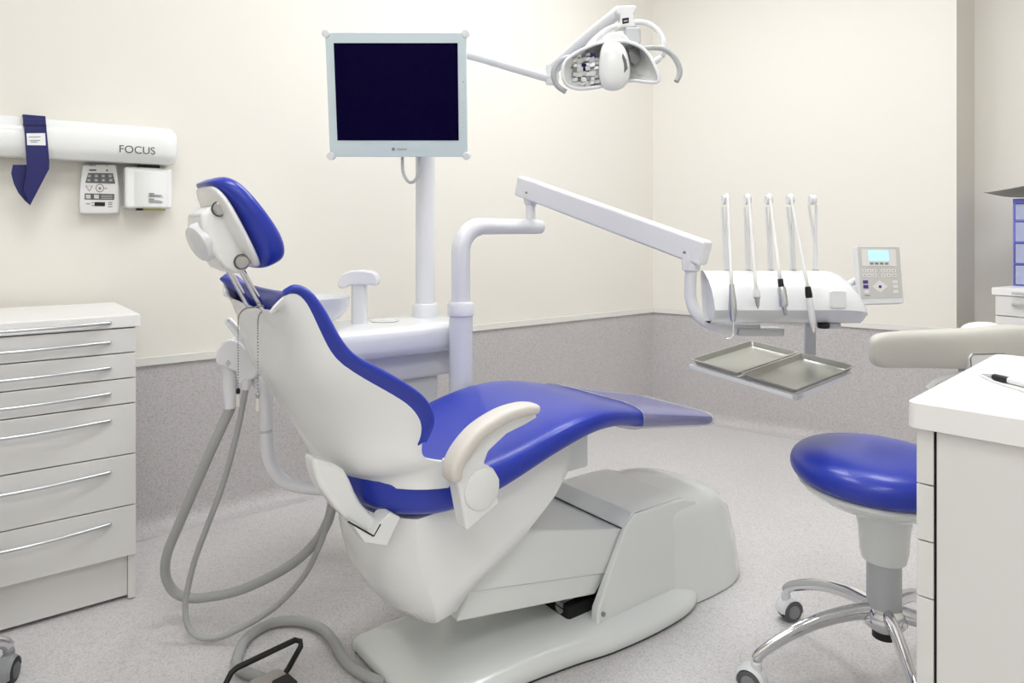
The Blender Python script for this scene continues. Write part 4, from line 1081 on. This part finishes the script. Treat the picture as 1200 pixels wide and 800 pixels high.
tag(MB().tube(spline(pts, 6), .0138, seg=14).build('foot_control_hose', M['hose']), 'grey hose curving over the floor from the chair base to the foot control', 'hose')

# ================================================================== BIB CHAIN
t = thing('bib_chain', px(290, 380, 1.53), 'beaded metal bib chain with two clips draped over the headrest rods', 'chain')
YC = 1.525
path = spline([px(279, 452, YC), px(279, 420, YC), px(279, 390, YC), px(279.5, 372, YC), px(283, 365, YC + .005), px(289, 361, YC + .01), px(297, 360, YC - .02), px(305, 358.5, YC - .02), px(309, 359, YC - .01), px(307, 364, YC), px(303, 371, YC - .002), px(302, 385, YC - .002), px(302, 420, YC - .002), px(302, 459, YC - .002)], 10)
mb = MB(); acc = 0; last = path[0]; mb.ball(last, .0017, 6)
for a, b in zip(path, path[1:]):
    n = max(1, int((b - a).length / .0038))
    for k in range(1, n + 1): mb.ball(a.lerp(b, k / n), .0016, 6)
mb.build('bead_chain', M['beadm'], t, sharp=180)
for u, v in ((279, 455), (302, 460)):
    c = px(u, v, YC)
    MB().lathe(c - Z * .012, [(.002, 0), (.0045, .002), (.0045, .010), (.002, .013)], seg=10).build('clip_joint', M['black'] if u < 290 else M['steel'], t)
    MB().cbox(c - Z * .026, X_ * .007, Y_ * .006, Z * .028).build('clip', M['cream'], t, bevel=.001)

# ================================================================== X-RAY ARM HOUSING AND ITS FITTINGS ON THE LEFT WALL
z1, z0 = wlpx(150, 146.5, .09)[1], wlpx(150, 190.5, .10)[1]
sE = wlpx(205, 170, .06)[0]
xr = thing('wall_arm_housing', wl(sE + .4, .06, z0), 'long white wall-mounted housing lettered FOCUS at upper left', 'medical housing', rz=math.atan2(DL.y, DL.x))
zc = (z0 + z1) / 2
prof = [(.0, z0 + .012), (.0, z1 - .012), (.02, z1), (.075, z1), (.098, z1 - .018), (.112, zc + .02), (.112, zc - .03), (.104, z0 + .022), (.085, z0), (.02, z0)]
def xring(s, k, kd): return [wl(s, .012 + d * kd, zc + (z - zc) * k) for d, z in prof]
MB().loft([xring(sE, .80, .80), xring(sE + .008, .92, .92), xring(sE + .022, .985, .98), xring(sE + .045, 1, 1), xring(sE + 1.25, 1, 1)]).build('housing', M['shell'], xr, bevel=.006, sharp=50)
sc_, zt_ = wlpx(161, 176, .125)
mb = MB(); text_into(mb, 'FOCUS', wl(sc_, .1245, zt_), DL, Z, .038, .0006); mb.build('lettering', M['print_'], xr)
MB().box(wl(sE + .62, .03, z0 - .014), -DL * .45, NL * .04, Z * .0135).build('slot_strip', M['cream'], xr)

# blue collar hung over the housing
def fpx(pts, d): return [wl(wlpx(u, v, d)[0], d, wlpx(u, v, d)[1]) for u, v in pts]
co = thing('lead_collar', wl(wlpx(40, 241, .13)[0], .13, wlpx(40, 241, .13)[1]), 'navy blue radiation collar draped over the white wall housing', 'x-ray collar', rz=math.atan2(DL.y, DL.x))
front = [(28, 146), (29.5, 165), (31, 193), (30, 208), (27, 222), (35, 241), (57.5, 198), (57.8, 190), (56, 168), (54, 146)]
mb = MB(); mb.prism(fpx(front, .128), NL * .005)
mb.prism(fpx([(15, 193), (32, 193), (34, 215), (35.3, 240.5), (29, 235), (21.5, 226), (16, 215), (13, 203)], .114), NL * .004)
# fold over the top edge
fs0, fs1 = wlpx(26.5, 141, .10)[0], wlpx(53, 141, .10)[0]
fold = [(.133, wlpx(40, 148, .13)[1]), (.131, z1 - .022), (.112, z1 + .004), (.085, z1 + .0065), (.03, z1 + .0065), (.03, z1 + .002), (.084, z1 + .0015), (.109, z1 - .001), (.127, z1 - .024), (.128, wlpx(40, 148, .13)[1])]
mb.loft([[wl(s, d, z) for d, z in fold] for s in (fs0, fs1)])
mb.build('collar', M['navy'], co, bevel=.001)
MB().prism(fpx([(28, 139.5), (53.5, 139.8), (54, 146.5), (29, 147)], .134), NL * .003).build('fold_flap', M['navy'], co, bevel=.001)
stq = MB().prism(fpx([(31, 156.2), (52.8, 156), (53.6, 170.3), (31.8, 170)], .1335), NL * .001).build('care_label', M['sticker'], co, label='white care label')
mb = MB()
for v, a, b in ((160.5, 33.5, 47.5), (164.6, 34.5, 47), (166.6, 36, 44)): mb.prism(fpx([(a, v - .45), (b, v - .6), (b, v + .3), (a, v + .45)], .135), NL * .0004)
mb.build('label_print', M['mgrey'], stq)

# x-ray control panel
cpn = thing('xray_control_panel', wl(wlpx(117, 250, .03)[0], .03, wlpx(117, 250, .03)[1]), 'small white control panel with dark key rows under the wall housing', 'control panel', rz=math.atan2(DL.y, DL.x))
def zp(x, y): return (85 + x / 9.23, 180 + y / 9.225)    # close-up reading -> photo
o_out = [zp(*q) for q in ((78, 640), (70, 560), (75, 400), (95, 200), (110, 118), (470, 118), (492, 250), (508, 400), (512, 560), (500, 640), (420, 648), (150, 648))]
bd = MB(); bd.loft([fpx(o_out, .004), fpx(o_out, .045)]); bd.build('casing', M['white'], cpn, bevel=.007)
DF = .0535
def plate(name, pts, m, d=DF - .0075, h=.0012): 
    return MB().prism(fpx([zp(*q) for q in pts], d), NL * h).build(name, M[m], cpn)
plate('face_film', ((140, 125), (462, 125), (488, 350), (490, 600), (470, 615), (120, 615), (100, 600), (112, 350)), 'keys', DF - .009, .0012)
plate('key_panel', ((168, 208), (436, 212), (462, 325), (138, 314)), 'dgrey')
mb = MB()
for r_ in range(2):
    for c_ in range(4):
        x = 182 + c_ * 75 + (c_ - 1.5) * r_ * 4; y = 240 + r_ * 46
        mb.prism(fpx([zp(x - 20, y - 15), zp(x + 20, y - 15), zp(x + 20, y + 15), zp(x - 20, y + 15)], DF - .0062), NL * .0005)
mb.build('keys', M['mgrey'], cpn)
mb = MB()
for r_ in range(2):
    for c_ in range(4):
        x = 182 + c_ * 75 + (c_ - 1.5) * r_ * 4; y = 240 + r_ * 46
        mb.prism(fpx([zp(x - 8, y + 7), zp(x + 8, y + 7), zp(x, y - 8)], DF - .0056), NL * .0004)
mb.build('key_symbols', M['white'], cpn)
plate('key_bar', ((132, 428), (452, 436), (450, 500), (130, 494)), 'dgrey')
mb = MB()
for a, b in ((145, 195), (232, 285)): mb.prism(fpx([zp(a, 442), zp(b, 444), zp(b, 486), zp(a, 484)], DF - .0062), NL * .0005)
for k in range(3): mb.prism(fpx([zp(310, 450 + k * 15), zp(432, 452 + k * 15), zp(432, 456 + k * 15), zp(310, 454 + k * 15)], DF - .0062), NL * .0005)
mb.build('bar_symbols', M['panelgrey'], cpn)
plate('display', ((238, 523), (352, 525), (350, 567), (237, 565)), 'black', DF - .0075, .0016)
mb = MB()
def ringp(x, y, ra, rb, n=24):
    a = fpx([zp(x + ra * math.cos(2 * math.pi * k / n), y + ra * math.sin(2 * math.pi * k / n)) for k in range(n)], DF - .0075)
    b = fpx([zp(x + rb * math.cos(2 * math.pi * k / n), y + rb * math.sin(2 * math.pi * k / n)) for k in range(n)], DF - .0075)
    mb.loft([a, b, [p + NL * .0008 for p in b], [p + NL * .0008 for p in a]], loop=True, caps=False)
ringp(295, 372, 45, 38); ringp(295, 375, 14, 5)
for p, q in (((145, 345), (182, 408)), ((182, 408), (215, 345)), ((215, 345), (180, 352)), ((180, 352), (145, 345))):
    mb.prism(fpx([zp(p[0] - 3, p[1]), zp(p[0] + 3, p[1]), zp(q[0] + 3, q[1]), zp(q[0] - 3, q[1])], DF - .0075), NL * .0008)
for a, b, y in ((180, 258, 178), (362, 384, 180), (180, 256, 128), (365, 380, 130), (148, 190, 542), (384, 430, 528), (384, 430, 548), (384, 430, 572), (345, 372, 376), (206, 226, 530), (206, 226, 560)):
    mb.prism(fpx([zp(a, y - (9 if y in (178, 180) else 4)), zp(b, y - (9 if y in (178, 180) else 4)), zp(b, y + (9 if y in (178, 180) else 4)), zp(a, y + (9 if y in (178, 180) else 4))], DF - .0075), NL * .0006)
mb.build('panel_print', M['dgrey'], cpn)

# power box beside it
pb = thing('xray_power_box', wl(wlpx(172, 245, .05)[0], .05, wlpx(172, 245, .05)[1]), 'plain white box with small print and rounded cover under the wall housing end', 'electrical box', rz=math.atan2(DL.y, DL.x))
sL, sR = wlpx(145, 220, .05)[0], wlpx(200, 220, .05)[0]
zT, zB = wlpx(172, 196.5, .06)[1], wlpx(172, 244, .07)[1]
MB().box(wl(sL, .002, zB), DL * (sL - sR), NL * .075, Z * (zT - zB)).build('box', M['shell'], pb, bevel=.010, seg=3)
a_, b_ = sL - .028, sR + .02
arc = [(a_, .07)] + [(a_ + (b_ - a_) * k / 8, .076 + .022 * math.sin(math.pi * k / 8)) for k in range(9)] + [(b_, .07)]
MB().prism([wl(s, d, zB + .004) for s, d in arc], Z * (zT - zB - .02)).build('cover', M['shell'], pb, bevel=.006, sharp=50)
MB().box(wl(sL - .05, .03, zT - .001), DL * .07, NL * .03, Z * (z0 - zT + .002)).build('swivel', M['black'], pb)
MB().box(wl(wlpx(160, 244, .05)[0], .03, zB - .008), DL * .02, NL * .03, Z * .008).build('plug', M['black'], pb)
MB().box(wl(wlpx(168, 244, .05)[0], .03, zB - .007), DL * .075, NL * .03, Z * .007).build('cable_tag', mat('yellow green tag', (.72, .72, .40), .5), pb)
mb = MB()
for k, y in enumerate((431, 445, 455, 465, 490, 505, 517, 529)):
    w_ = 60 if k in (0, 4) else 165 - (k % 3) * 14
    s_, z_ = wlpx(*zp(822, y), .097); s2 = wlpx(*zp(822 + w_, y), .097)[0]
    def dd_(s): 
        t_ = (s - a_) / (b_ - a_); return .0805 + .022 * math.sin(math.pi * min(1, max(0, t_)))
    hgt = .0022 if k in (0, 4) else .0011
    mb.prism([wl(s_, dd_(s_), z_ - hgt), wl(s2, dd_(s2), z_ - hgt), wl(s2, dd_(s2), z_ + hgt), wl(s_, dd_(s_), z_ + hgt)], NL * .0006)
mb.build('box_print', M['mgrey'], pb)
